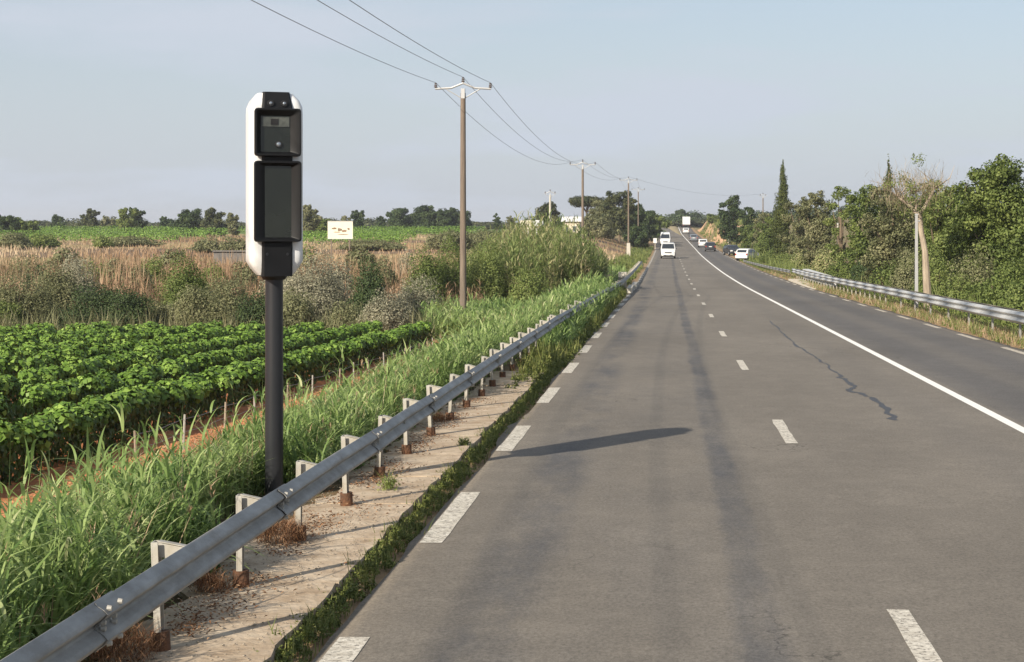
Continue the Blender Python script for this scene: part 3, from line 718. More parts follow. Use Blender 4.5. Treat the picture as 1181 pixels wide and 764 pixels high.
# ------------------------------------------------------------------ vehicles
M_tyre = principled('tyre', (.02, .02, .02), .8); M_rim = principled('rim', (.35, .36, .37), .4, metal=.6)
M_cglass = principled('car_glass', (.02, .025, .03), .08, spec=.7)
M_lampw = principled('headlamp', (.75, .75, .72), .15); M_lampr = principled('tail_lamp', (.35, .02, .015), .3)
M_plate = principled('number_plate', (.75, .75, .70), .5); M_trim = principled('dark_trim', (.03, .03, .032), .6)
def paint(name, c): return principled(name, c, .28, spec=.6, noise=.04, nscale=1)
def vehicle(kind, X, Y, front_to_us, mat, label, group=None, yaw=0, name=None):
    P = {'car': dict(L=4.2, W=1.76, prof=[(-2.1, .35), (-2.08, .75), (-1.95, .92), (-1.0, 1.0), (-.25, 1.44), (.9, 1.5), (1.65, 1.38), (2.0, .98), (2.1, .9), (2.1, .35)], belt=.97, roof=1.5),
         'van': dict(L=5.0, W=1.95, prof=[(-2.5, .38), (-2.48, .85), (-2.35, 1.08), (-1.55, 1.22), (-.85, 1.92), (-.4, 2.02), (2.3, 2.05), (2.48, 1.95), (2.5, .38)], belt=1.2, roof=2.02),
         'big_van': dict(L=5.6, W=2.0, prof=[(-2.8, .4), (-2.78, .95), (-2.65, 1.15), (-1.95, 1.32), (-1.25, 2.2), (-.8, 2.5), (2.6, 2.55), (2.78, 2.45), (2.8, .4)], belt=1.35, roof=2.5)}[kind]
    z = float(zr(Y)) if abs(X - 3) < 6.2 else g1(X, Y) + .02
    pitch = math.atan2(float(zr(Y + 3)) - float(zr(Y - 3)), 6)
    T = empty(name or ('car' if kind == 'car' else 'van'), (X, Y, z), label, 'car' if kind == 'car' else 'van', group)
    T.rotation_euler = (pitch if front_to_us else -pitch, 0, (0 if front_to_us else math.pi) + yaw)
    W_ = P['W']; prof = P['prof']; belt = P['belt']; top = P['roof']
    def hw(zv, yv):     # half width: tumblehome above the belt, plan taper at the ends
        w = W_ / 2; e = abs(yv) / (P['L'] / 2); w *= 1 - .09 * max(0, e - .6) / .4
        if zv > belt: w *= 1 - .16 * (zv - belt) / (top - belt)
        if zv < .5: w *= .97
        return w
    m = MB(); secs = []
    for fx in (-1, -.93, .93, 1):
        secs.append([(hw(b, a) * fx, a * (1 if abs(fx) < 1 else .985), b - (.02 if abs(fx) == 1 and b > belt else 0)) for a, b in prof])
    m.loft(secs); body = m.build('body', mat, T, smooth=True)
    # glass: windscreen, rear screen, sides
    def quad(a, b, fx0, fx1, off, nm, mt):
        (ya, za), (yb, zb_) = a, b; g = MB(); d = Vector((0, yb - ya, zb_ - za)); nrm = Vector((0, -(zb_ - za), (yb - ya))).normalized()
        if nrm.z < 0 and abs(nrm.y) < .9: nrm = -nrm
        pts = [Vector((fx0 * hw(za, ya), ya, za)), Vector((fx1 * hw(za, ya), ya, za)), Vector((fx1 * hw(zb_, yb), yb, zb_)), Vector((fx0 * hw(zb_, yb), yb, zb_))]
        g.loft([[p + nrm * off for p in pts], [p - nrm * .02 for p in pts]]); return g.build(nm, mt, T)
    lerp = lambda p, q, t: (p[0] + (q[0] - p[0]) * t, p[1] + (q[1] - p[1]) * t)
    ws0, ws1 = prof[3], prof[4]
    quad(lerp(ws0, ws1, .08), lerp(ws0, ws1, .95), -.86, .86, .012, 'windscreen', M_cglass)
    if kind == 'car': r0, r1 = prof[7], prof[6]
    else: r0, r1 = (P['L'] / 2, belt + .05), (P['L'] / 2 - .02, top - .25)
    g = MB(); n_ = .012; y0 = lerp(r0, r1, .15); y1 = lerp(r0, r1, .9)
    g.loft([[(-.75 * hw(y0[1], y0[0]), y0[0] + n_ * k, y0[1]), (.75 * hw(y0[1], y0[0]), y0[0] + n_ * k, y0[1]), (.78 * hw(y1[1], y1[0]), y1[0] + n_ * k, y1[1]), (-.78 * hw(y1[1], y1[0]), y1[0] + n_ * k, y1[1])] for k in (-2, 2)])
    g.build('rear_window', M_cglass, T)
    for s in (-1, 1):
        wins = [(-.55, .45), (.5, 1.45)] if kind == 'car' else [(-1.0 if kind == 'van' else -1.4, -.2)]
        for (a, b) in wins:
            g = MB(); zt = top - .16; zb2 = belt + .03; a2 = a + (.35 if a < 0 else 0)
            o_ = .015
            g.loft([[(s * (hw(zb2, a) + k), a, zb2), (s * (hw(zb2, b) + k), b, zb2), (s * (hw(zt, b) + k), b - .06, zt), (s * (hw(zt, a2) + k), a2, zt)] for k in (-.02, o_)])
            g.build('side_window', M_cglass, T)
        for (yw) in (-P['L'] * .31, P['L'] * .31):
            r = .32 if kind == 'car' else .35; xw = s * (W_ / 2 - .11)
            w = MB(); w.cyl((xw - .1, yw, r), (xw + .1, yw, r), r, n=20); wh = w.build('wheel', M_tyre, T, smooth=True)
            w = MB(); w.cyl((xw + s * .09, yw, r), (xw + s * .112, yw, r), r * .6, r * .55, n=14); w.build('rim', M_rim, wh)
        zl_ = .68 if kind == 'car' else .86
        h = MB(); h.box((s * W_ * .36, -P['L'] / 2 + .05, zl_), (.34, .16, .17)); h.build('headlight', M_lampw, T, bevel=.03)
        h = MB(); h.box((s * W_ * .40, P['L'] / 2 - .05, zl_ + .12), (.16, .14, .34 if kind != 'car' else .2)); h.build('tail_light', M_lampr, T, bevel=.02)
        h = MB(); h.box((s * (W_ / 2 + .08), ws1[0] - .35 if kind == 'car' else ws0[0] + .35, belt + .1), (.18, .1, .16)); h.build('wing_mirror', M_trim, T, bevel=.03)
    h = MB(); h.box((0, -P['L'] / 2 - .0, .62 if kind == 'car' else .78), (.9, .05, .14)); h.box((0, -P['L'] / 2 - .0, .42), (1.2, .05, .1)); h.build('grille', M_trim, T)
    h = MB(); h.box((0, 0, .32), (W_ * .94, P['L'] * .96, .16)); h.build('underbody', M_trim, T)
    h = MB(); h.box((0, -P['L'] / 2 - .04, .5), (.5, .02, .11)); h.build('number_plate', M_plate, T)
    h = MB(); h.box((0, P['L'] / 2 + .02, .78 if kind == 'car' else .6), (.5, .02, .11)); h.build('number_plate', M_plate, T)
    return T
wp = paint('white_car_paint', (.64, .64, .62)); dp = paint('dark_car_paint', (.03, .033, .04)); gp = paint('grey_car_paint', (.16, .18, .20))
vehicle('van', PX(770.5, 226), 226, True, wp, 'white van driving toward the camera, nearest in the left lane')
vehicle('big_van', PX(767.3, 330), 330, True, wp, 'second white van, taller, partly hidden right behind the nearest one', name='van')
vehicle('car', PX(819, 280), 280, False, dp, 'dark car driving away, nearest in the right lane')
vehicle('car', PX(810.5, 315), 315, False, wp, 'white car just ahead of the nearest dark car in the right lane')
vehicle('car', PX(800, 365), 365, False, gp, 'grey car in the middle of the right lane queue')
vehicle('car', PX(791, 450), 450, False, wp, 'distant white car directly below the white lorry')
vehicle('car', PX(844, 250), 250, True, dp, 'dark car parked on the right verge behind the white one', yaw=R(14))
vehicle('car', PX(862, 212), 212, False, wp, 'white hatchback parked on the right verge beside the bushes', yaw=R(-24))
def truck():
    Y = 560; X = PX(791.5, Y); z = float(zr(Y)); T = empty('lorry', (X, Y, z), 'white box lorry farthest away on the right carriageway', 'lorry'); T.rotation_euler = (math.atan2(float(zr(Y + 3)) - float(zr(Y - 3)), 6), 0, 0)
    m = MB(); m.box((0, 0, 2.25), (2.45, 7.5, 2.5)); m.build('cargo_box', wp, T, bevel=.04)
    m = MB(); m.box((0, 4.8, 1.5), (2.3, 1.8, 2.2)); m.build('cab', wp, T, bevel=.12)
    m = MB(); m.box((0, .5, .8), (1.8, 9.2, .3)); m.box((0, -3.8, .62), (2.3, .1, .2)); m.build('chassis', M_trim, T)
    for s in (-1, 1):
        for yw in (-2.3, 4.4):
            m = MB(); m.cyl((s * 1.15 - .15, yw, .48), (s * 1.15 + .15, yw, .48), .48, n=20); m.build('wheel', M_tyre, T)
        m = MB(); m.box((s * 1.0, -3.86, .75), (.3, .05, .14)); m.build('tail_light', M_lampr, T)
truck()
print('vehicles done')

# ------------------------------------------------------------------ leaf materials
L_vine = leafmat('vine_leaf', [(.028, .06, .010), (.115, .205, .03), (.27, .39, .08)], .12, .5)
L_grass = leafmat('tall_grass_leaf', [(.065, .125, .03), (.20, .295, .085), (.36, .45, .17), (.54, .55, .30)], .40, .5)
L_weed = leafmat('weed_leaf', [(.06, .085, .018), (.16, .19, .05), (.30, .30, .10)], .3)
L_straw = leafmat('dry_straw', [(.17, .11, .065), (.34, .22, .13), (.48, .35, .22), (.56, .46, .31)], .25, .8)
L_dry2 = leafmat('dry_cane', [(.10, .11, .045), (.22, .15, .085), (.38, .25, .155), (.50, .38, .25)], .25, .8)
L_rust = leafmat('rusty_straw', [(.09, .05, .03), (.26, .13, .065), (.42, .26, .15)], .2, .9)
L_tree = leafmat('broad_leaf', [(.045, .070, .018), (.135, .18, .048), (.26, .31, .09)], .38)
L_dark = leafmat('dark_leaf', [(.026, .046, .018), (.06, .092, .034), (.12, .16, .055)], .3)
L_olive = leafmat('olive_leaf', [(.09, .10, .045), (.20, .21, .10), (.34, .32, .18)], .35)
L_silver = leafmat('silver_leaf', [(.15, .16, .10), (.29, .28, .19), (.44, .41, .29)], .3)
L_yel = leafmat('yellow_green_leaf', [(.085, .12, .032), (.19, .24, .068), (.32, .35, .12)], .38)
L_pine = leafmat('pine_leaf', [(.035, .05, .024), (.08, .095, .04), (.16, .16, .065)], .25)
L_cyp = leafmat('cypress_leaf', [(.03, .045, .012), (.075, .095, .025), (.14, .155, .045)], .22)
L_twig = leafmat('dead_twig', [(.18, .13, .08), (.30, .24, .15), (.42, .35, .24)], .1)
L_cane = leafmat('cane_leaf', [(.11, .16, .045), (.24, .29, .10), (.40, .38, .19), (.50, .40, .25)], .38)
M_bark = principled('bark', (.20, .15, .10), .95, col2=(.10, .075, .05), nscale=6, bump=.5, stretch=(1, 1, .2))
M_pale = principled('pale_bark', (.42, .35, .26), .9, col2=(.24, .19, .14), nscale=5, bump=.4, stretch=(1, 1, .25))

# ------------------------------------------------------------------ vine rows
def ordinal(k): return ['first', 'second', 'third', 'fourth', 'fifth', 'sixth', 'seventh', 'eighth', 'ninth', 'tenth', 'eleventh', 'twelfth'][k]
for k in range(10):
    xr0 = -8.95 - 2.0 * k; ya = max(14, -xr0 * 2.35); yb = 64.5 + rng.uniform(-.6, .6)
    Ln = yb - ya; dens = 1000 if k < 3 else (500 if k < 6 else 300); lf = .105 if k < 3 else (.12 if k < 6 else .14)
    n = int(Ln * dens); y = ya + rng.uniform(0, Ln, n)
    T = empty('vine_row', (xr0, (ya + yb) / 2, g1(xr0, (ya + yb) / 2)), f'leafy green vine row, {ordinal(k)} counted from the road', 'vine row', 'rows of low grapevines')
    u = rng.uniform(0, 1, n); lump = .10 * np.sin(y * 4.2 + k * 2) + .07 * np.sin(y * 9.7 + k) + .08 * np.sin(y * 1.3 + k * 5)
    # canopy: a broad leafy top overhanging a narrower fruit zone with painted-in shade
    # clumped canopy on top, narrow zone of trunks and old leaves below, tint darkened for shade
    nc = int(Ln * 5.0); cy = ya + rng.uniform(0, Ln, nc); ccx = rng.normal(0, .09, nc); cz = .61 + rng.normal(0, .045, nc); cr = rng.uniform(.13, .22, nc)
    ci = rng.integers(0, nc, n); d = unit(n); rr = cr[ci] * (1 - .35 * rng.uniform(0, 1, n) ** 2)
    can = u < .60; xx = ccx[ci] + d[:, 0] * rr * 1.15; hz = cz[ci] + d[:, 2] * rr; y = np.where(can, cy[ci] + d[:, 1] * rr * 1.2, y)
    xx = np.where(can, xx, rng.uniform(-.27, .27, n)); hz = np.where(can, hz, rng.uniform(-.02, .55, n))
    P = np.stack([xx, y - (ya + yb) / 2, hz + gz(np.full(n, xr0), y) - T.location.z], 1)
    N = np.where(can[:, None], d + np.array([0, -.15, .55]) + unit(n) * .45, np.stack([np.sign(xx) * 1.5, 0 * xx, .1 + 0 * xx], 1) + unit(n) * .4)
    tn = np.clip(.55 + rng.normal(0, .1, nc)[ci] + rng.normal(0, .17, n), 0, 1); tn = np.where(can, tn, tn * .2)  # shade under the canopy painted into the low leaves as darker tint
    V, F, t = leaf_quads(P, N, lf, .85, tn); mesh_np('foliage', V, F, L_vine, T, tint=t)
    m = MB(); y = ya
    while y < yb and k < 4:
        z = g1(xr0, y) - T.location.z; m.tube([(rng.normal(0, .03), y - T.location.y, z - .05), (rng.normal(0, .04), y - T.location.y + .05, z + .3), (rng.normal(0, .05), y - T.location.y, z + .45)], [.03, .025, .02], 5); y += 1.05
    if k < 4:
        q = m.build('trunks', M_bark, T); tag(q, kind='stuff')
# thin stakes of the young row on the bare soil
for i in range(16):
    y = 24 + 2.4 * i; x = -7.45 + rng.normal(0, .06); z = g1(x, y)
    m = MB(); m.cyl((0, 0, -.05), (rng.normal(0, .02), rng.normal(0, .03), .55), .022, .016, n=6)
    tag(m.build('vine_stake', M_galv2 if i % 2 else M_pale, loc=(x, y, z)), 'thin pale stake in the bare red soil strip beside the tall grass', 'stake', 'stakes along the red soil strip')
m = MB()
for zz_ in (.28, .48):
    m.tube([(-7.45, y, g1(-7.45, y) + zz_ - .03 * math.sin((y - 24) * 1.3) ** 2) for y in np.arange(24, 61, 1.2)], .004, 4)
tag(m.build('trellis_wire', M_wire), 'pair of thin wires tied along the stakes over the red soil', 'wire')
# red soil clods
n = 26000; cxp = rng.uniform(-8.1, -5.9, n); cyp = 12 + 54 * rng.uniform(0, 1, n) ** 1.4; V = []; F = []
base = np.array([(1, 0, 0), (0, 1, 0), (-1, 0, 0), (0, -1, 0), (0, 0, .38), (0, 0, -.5)]); tri = np.array([(0, 1, 4), (1, 2, 4), (2, 3, 4), (3, 0, 4), (1, 0, 5), (2, 1, 5), (3, 2, 5), (0, 3, 5)])
def clods(name, x, y, s, mat, label, z0=None):
    n = len(x); r = rng.uniform(.6, 1.4, (n, 6, 1)); a = rng.uniform(0, 6.28, n); c, s_ = np.cos(a), np.sin(a)
    B = np.tile(base, (n, 1, 1)) * r * s[:, None, None]; bx = B[..., 0] * c[:, None] - B[..., 1] * s_[:, None]; by = B[..., 0] * s_[:, None] + B[..., 1] * c[:, None]
    z = (gz(x, y) if z0 is None else z0)
    V = np.stack([bx + x[:, None], by + y[:, None], B[..., 2] + z[:, None]], 2).reshape(-1, 3); F = (tri[None] + (np.arange(n) * 6)[:, None, None]).reshape(-1, 3)
    return tag(mesh_np(name, V, F, mat), label, name.replace('_', ' '), kind='stuff')
M_clod = principled('red_clod', (.48, .215, .10), .95, col2=(.32, .125, .055), nscale=3)
clods('soil_clods', cxp, cyp, rng.uniform(.012, .05, n), M_clod, 'loose red clods of tilled soil beside the first vine row')

# ------------------------------------------------------------------ tall roadside grass (reed-like, arching leaves)
def reedgrass(P, hgt, leafL, leafW, nleaf, tint0, mat, name, label, segl=5):
    n = len(P); parts = []; az = rng.uniform(0, 6.28, n); lean = rng.uniform(.02, .22, n)
    V, F, T = blades(P, hgt, leafW * .45, lean, az, 3, tint=np.clip(tint0 + .05, 0, 1)); parts.append((V, F, T))
    for k in range(nleaf):
        f = rng.uniform(.15, .98, n); la = az + rng.uniform(0, 6.28, n)
        b = P + np.stack([np.cos(az) * hgt * lean * f ** 1.6, np.sin(az) * hgt * lean * f ** 1.6, hgt * f], 1)
        ll = leafL * rng.uniform(.6, 1.25, n) * (1.1 - .4 * f)
        V, F, T = blades(b, ll, leafW * rng.uniform(.7, 1.2, n), rng.uniform(.5, 1.0, n), la, segl, droop=rng.uniform(.35, 1.2, n), tint=np.clip(tint0 + rng.normal(0, .14, n), 0, 1), up0=rng.uniform(.8, 1.25, n))
        parts.append((V, F, T))
    V, F, T = join(parts); return tag(mesh_np(name, V, F, mat, tint=T), label, name.replace('_', ' '), kind='stuff')
def scatter(n, x0, x1, y0, y1, pw=1.0):
    y = y0 + (y1 - y0) * rng.uniform(0, 1, n) ** pw; x = x0 + (x1 - x0) * rng.uniform(0, 1, n); return x, y
# near
def edge_l(y): return np.interp(y, [5, 14, 20, 40, 60, 90], [-5.7, -5.5, -5.35, -5.4, -5.9, -12.5])
n = 9800; y = 6.5 + 22 * rng.uniform(0, 1, n) ** 1.15; u = rng.uniform(0, 1, n); x = edge_l(y) * u + (-3.55 + .12 * np.sin(y * 3)) * (1 - u)
h = np.interp(y, [6, 12, 18], [1.65, 1.35, 1.15]) * (.50 - .26 * (1 - np.clip((u - .0) / .12, 0, 1)) + .1 * hn(x, y, 1.3, 2)) * rng.uniform(.65, 1.3, n); h = h * (1 - .45 * sm(.7, 1, u)); h = np.where(rng.uniform(0, 1, n) < .035, h * 1.6, h)
kp = ~((x > -4.25) & (y > 13.6) & (y < 17.6)); x, y, h = x[kp], y[kp], h[kp]; n = len(x)
P = np.stack([x, y, gz(x, y) - .02], 1)
reedgrass(P, h, np.interp(y, [6, 14, 24], [.52, .42, .36]), .022, 6, np.clip(.42 + .22 * hn(x, y, 2.1, 5) + rng.normal(0, .12, n), 0, 1), L_grass, 'tall_grass', 'lush tall green grass filling the bank behind the left rail')
n = 9500; y = 28 + 42 * rng.uniform(0, 1, n) ** 1.1; u = rng.uniform(0, 1, n); x = edge_l(y) * u + (-3.45) * (1 - u)
h = (.58 + .12 * hn(x, y, .7, 2)) * rng.uniform(.65, 1.4, n) * (1 - .45 * sm(.65, 1, u)) * (1 + .25 * (1 - sm(.1, .4, u)))
reedgrass(np.stack([x, y, gz(x, y) - .02], 1), h, .42, .032, 5, np.clip(.46 + .2 * hn(x, y, 1.1, 5) + rng.normal(0, .12, n), 0, 1), L_grass, 'tall_grass', 'tall pale green grass farther along the left bank', 3)
n = 9000; y = 66 + 60 * rng.uniform(0, 1, n) ** 1.0; u = rng.uniform(0, 1, n); x = np.interp(y, [66, 90, 130], [-9, -14, -9]) * u + (-3.0) * (1 - u)
h = (.8 + .25 * hn(x, y, .3, 2)) * rng.uniform(.65, 1.4, n)
reedgrass(np.stack([x, y, gz(x, y) - .02], 1), h, .6, .06, 4, np.clip(.42 + .22 * hn(x, y, .5, 5) + rng.normal(0, .12, n), 0, 1), L_grass, 'tall_grass', 'distant rough green grass on the left bank past the utility pole', 3)
n = 1700; y = 6.5 + 60 * rng.uniform(0, 1, n) ** 1.2; u = rng.uniform(0, 1, n); x = edge_l(y) * u - 3.6 * (1 - u); kp = ~((x > -4.25) & (y > 13.6) & (y < 17.6)); x, y = x[kp], y[kp]; n = len(x)
Pd = np.stack([x, y, gz(x, y)], 1); hd = rng.uniform(.35, .95, n); azd = rng.uniform(0, 6.28, n); ld = rng.uniform(.05, .6, n)
a = blades(Pd, hd, .009, ld, azd, 4, tint=rng.uniform(.4, 1, n)); tipd = Pd + np.stack([np.cos(azd) * hd * ld, np.sin(azd) * hd * ld, hd * .92], 1)
tipr = np.repeat(tipd[::2], 9, 0); b = blades(tipr - [0, 0, .10] + rng.normal(0, .006, tipr.shape) + np.stack([0 * tipr[:, 0], 0 * tipr[:, 0], rng.uniform(0, .12, len(tipr))], 1), rng.uniform(.03, .07, len(tipr)), .008, rng.uniform(.4, 1.4, len(tipr)), seg=2, tint=rng.uniform(.2, .8, len(tipr)))
V, F, T = join([a, b]); tag(mesh_np('dry_stalks', V, F, L_straw, tint=T), 'dry straw coloured stalks and seed heads mixed into the green bank', 'grass', kind='stuff')
# verge weeds: gutter strip and patch swallowing the rail
def weeds(x, y, r, leaf, dens, mat, label, name='verge_weeds', dz=0):
    n = int(len(x) * dens); i = rng.integers(0, len(x), n); u = unit(n); u[:, 2] = abs(u[:, 2])
    rr = r[i][:, None]; P = np.stack([x[i], y[i], gz(x[i], y[i]) + dz], 1) + u * rr * rng.uniform(.3, 1.1, n)[:, None] * np.array([1, 1, 1.25])
    V, F, T = leaf_quads(P, u + unit(n) * .8 + np.array([0, 0, .3]), leaf, .5, np.clip(.45 + .2 * hn(x[i], y[i], 5, 1) + rng.normal(0, .2, n), 0, 1))
    nb = len(x) * 4; j = rng.integers(0, len(x), nb); B = np.stack([x[j] + rng.normal(0, .04, nb), y[j] + rng.normal(0, .06, nb), gz(x[j], y[j]) - .02 + dz], 1)
    b = blades(B, r[j] * rng.uniform(1.2, 2.8, nb), leaf * .35, rng.uniform(.1, .6, nb), seg=3)
    V, F, T = join([(V, F, T), b]) 
    return tag(mesh_np(name, V, F, mat, tint=T), label, 'weeds', kind='stuff')
n = 1000; y = 6 + 36 * rng.uniform(0, 1, n) ** 1.1; x = rng.normal(-2.35, .075, n); 
weeds(x, y, (.04 + .035 * hn(x * 0, y, 1.7, 3)) * rng.uniform(.7, 1.3, n) + .012, .028, 42, L_weed, 'low green weeds in the gutter between slab and asphalt')
n = 900; y = 30 + 66 * rng.uniform(0, 1, n) ** 1.0; x = rng.uniform(0, 1, n) * .95 - 3.25 + .12; x = np.where(y > 36, x, x * .6 - 1.0)
weeds(x, y, (.13 + .07 * hn(x, y, .45, 3)) * rng.uniform(.7, 1.3, n) * np.interp(y, [30, 40, 100], [.6, 1.1, 1.3]), .06, 60, L_weed, 'green weeds overgrowing the left rail in the distance')
n = 800; y = 95 + 220 * rng.uniform(0, 1, n); x = rng.uniform(-6, -2.5, n)
weeds(x, y, .25 * rng.uniform(.5, 1.4, n), .16, 26, L_yel, 'dry green roadside growth along the far left verge')
n = 2600; y = 28 + 190 * rng.uniform(0, 1, n) ** 1.4; x = rng.uniform(8.85, 10.6, n)
weeds(x, y, (.09 + .05 * hn(x, y, 1, 3)) * rng.uniform(.5, 1.4, n) + .02, .05, 24, L_yel, 'low yellow green weeds under the right guard rail')
n = 16000; y = 28 + 130 * rng.uniform(0, 1, n) ** 1.3; x = rng.uniform(8.8, 10.8, n)
V, F, T = blades(np.stack([x, y, gz(x, y)], 1), rng.uniform(.06, .26, n), .014, rng.uniform(.2, .9, n), seg=2); tag(mesh_np('dry_grass', V, F, L_straw, tint=T), 'short dry straw coloured grass along the right verge', 'grass', kind='stuff')
n = 1500; y = 41 + 48 * rng.uniform(0, 1, n); x = rng.uniform(-3.2, -2.42, n)
reedgrass(np.stack([x, y, gz(x, y) - .02], 1), rng.uniform(.35, .78, n) * np.interp(y, [41, 50, 80, 90], [.6, 1, 1.2, .8]), .4, .035, 4, np.clip(.3 + rng.normal(0, .15, n), 0, 1), L_grass, 'tall_grass', 'dark green grass growing over and in front of the left rail', 3)
# tuft on the slab by the rail (photo: a small plant on the concrete)
def tuft(x, y, r, label):
    z = g1(x, y) + .07; n = 90; u = unit(n); u[:, 2] = abs(u[:, 2]); a = leaf_quads(u * r * rng.uniform(.3, 1, (n, 1)), u + unit(n) * .8, .035, .5)
    b = blades(np.zeros((60, 3)) + rng.normal(0, .03, (60, 3)) * [1, 1, 0], rng.uniform(.5, 1.3, 60) * r, .008, rng.uniform(.3, 1.3, 60), seg=3)
    V, F, T = join([a, b]); tag(mesh_np('weed_tuft', V, F, L_yel, loc=(x, y, z), tint=T), label, 'weed')
tuft(-2.85, 17.6, .16, 'small green weed growing out of the concrete slab beside a rail post')
tuft(-2.55, 21.5, .10, 'tiny weed at the slab edge near the gutter, farther than the larger one')
# rusty straw heaps at post feet, dead leaves on the slabs
for i, (x, y, r, lab) in enumerate([(-3.3, 10.35, .24, 'rust coloured heap of dry straw at the nearest rail post'), (-3.25, 14.5, .22, 'rust coloured straw heap at the fourth rail post'), (-3.3, 12.4, .13, 'small dry leaf pile against the second rail post'), (-3.25, 24.4, .12, 'faint dry straw pile at a farther rail post')]):
    n = 1500 if r > .2 else 600; u = unit(n); u[:, 2] = abs(u[:, 2]) * .75; rr = rng.uniform(.2, 1, n)[:, None] ** .5
    P = u * rr * r + rng.normal(0, .01, (n, 3)); V, F, T = blades(P, rng.uniform(.03, .09, n), .005, rng.uniform(.5, 2.0, n), seg=2)
    tag(mesh_np('straw_heap', V, F, L_rust, loc=(x, y, g1(x, y) + .07), tint=T), lab, 'straw heap')
n = 5200; y = 8 + 20 * rng.uniform(0, 1, n) ** 1.4; x = -3.12 + rng.normal(0, .16, n) * (1 + .5 * hn(y * 0, y, 2.2, 1)); x = np.clip(x, -3.7, -2.5)
keep = (hn(x, y, 2.4, 8) > -.25); x, y = x[keep], y[keep]
V, F, T = leaf_quads(np.stack([x, y, gz(x, y) + .08 + rng.uniform(0, .02, len(x))], 1), np.array([0, 0, 1.0]) + unit(len(x)) * .6, .034, .4)
tag(mesh_np('leaf_litter', V, F, L_rust, tint=T), 'brown dead leaves and straw scattered along the rail posts', 'leaf litter', kind='stuff')
n = 3000; y = 8 + 24 * rng.uniform(0, 1, n); x = rng.uniform(-3.6, -2.5, n)
clods('gravel', x, y, rng.uniform(.004, .014, n), principled('gravel_stone', (.42, .36, .28), .9, col2=(.2, .17, .13), nscale=8), 'small loose stones on the concrete verge', z0=gz(x, y) + .07)
print('grass done')

# ------------------------------------------------------------------ scrub, dry canes, shrubs
n = 16000; y = 84 + 46 * rng.uniform(0, 1, n); x = rng.uniform(-1, 1, n); x = -8 - (y * .43 - 5) * rng.uniform(0, 1, n)
keep = (hn(x, y, .16, 3) > -.55) & (x < -11 - (y - 84) * .05); x, y = x[keep], y[keep]; n = len(x)
cl = np.clip(.5 + .5 * hn(x, y, .42, 1) + .25 * hn(x, y, 1.1, 5), 0, 1); h = (.7 + 2.5 * cl) * rng.uniform(.65, 1.1, n) * np.interp(y, [84, 130], [1.05, .7])
B = np.stack([x, y, gz(x, y)], 1)
a = blades(B, h, .05, rng.uniform(.02, .25, n), seg=3, tint=np.clip(.45 + .42 * hn(x, y, .25, 6) + rng.normal(0, .15, n), 0, 1))
b = blades(B + [0, 0, .6], h * .6, .09, rng.uniform(.2, .8, n), seg=3, droop=.8, tint=np.clip(.6 + rng.normal(0, .15, n), 0, 1))
V, F, T = join([a, b]); tag(mesh_np('dry_cane_field', V, F, L_dry2, tint=T), 'straw coloured dry tall grass filling the wasteland behind the vineyard', 'dry grass', kind='stuff')
n = 17000; y = 128 + 190 * rng.uniform(0, 1, n) ** 1.2; x = -6 - (y * .42 - 4) * rng.uniform(0, 1, n); keep = hn(x, y, .045, 3) > -.8; x, y = x[keep], y[keep]; n = len(x)
V, F, T = blades(np.stack([x, y, gz(x, y)], 1), rng.uniform(.15, .5, n) * (1 + .8 * (hn(x, y, .09, 7) > .2)), .10, rng.uniform(.1, .6, n), seg=2, tint=np.clip(.55 + .4 * hn(x, y * .3, .08, 2) + rng.normal(0, .12, n), 0, 1)); tag(mesh_np('dry_grass', V, F, L_straw, tint=T), 'low pale dry grass in the middle distance on the left', 'grass', kind='stuff')

def shrub(X, Y, w, h, mat, label, leaf=.11, dens=170, name='shrub', group=None, nb=11, z0=None, stems=True, cat='shrub'):
    z = g1(X, Y) if z0 is None else z0; T = empty(name, (X, Y, z), label, cat, group); bl = []
    for i in range(nb):
        a = rng.uniform(0, 6.28); r = w * .5 * rng.uniform(.1, .62); hh = h * rng.uniform(.35, .72)
        bl.append(((r * math.cos(a), r * math.sin(a) * .8, hh * .62), (w * rng.uniform(.14, .28), w * rng.uniform(.14, .28), hh * rng.uniform(.45, .62)), rng.normal(0, .12)))
    bl.append(((0, 0, h * .5), (w * .36, w * .34, h * .5), 0))
    V, F, t = blob_leaves(bl, dens, leaf, shell=.5); V[:, 2] = np.maximum(V[:, 2], .01); mesh_np('foliage', V, F, mat, T, tint=t)
    if stems:
        m = MB()
        for i in range(5):
            a = rng.uniform(0, 6.28); m.tube([(0, 0, -.1), (math.cos(a) * w * .12, math.sin(a) * w * .12, h * .3), (math.cos(a) * w * .25, math.sin(a) * w * .25, h * .65)], [.05, .035, .015], 5)
        m.build('stems', M_bark, T)
    return T
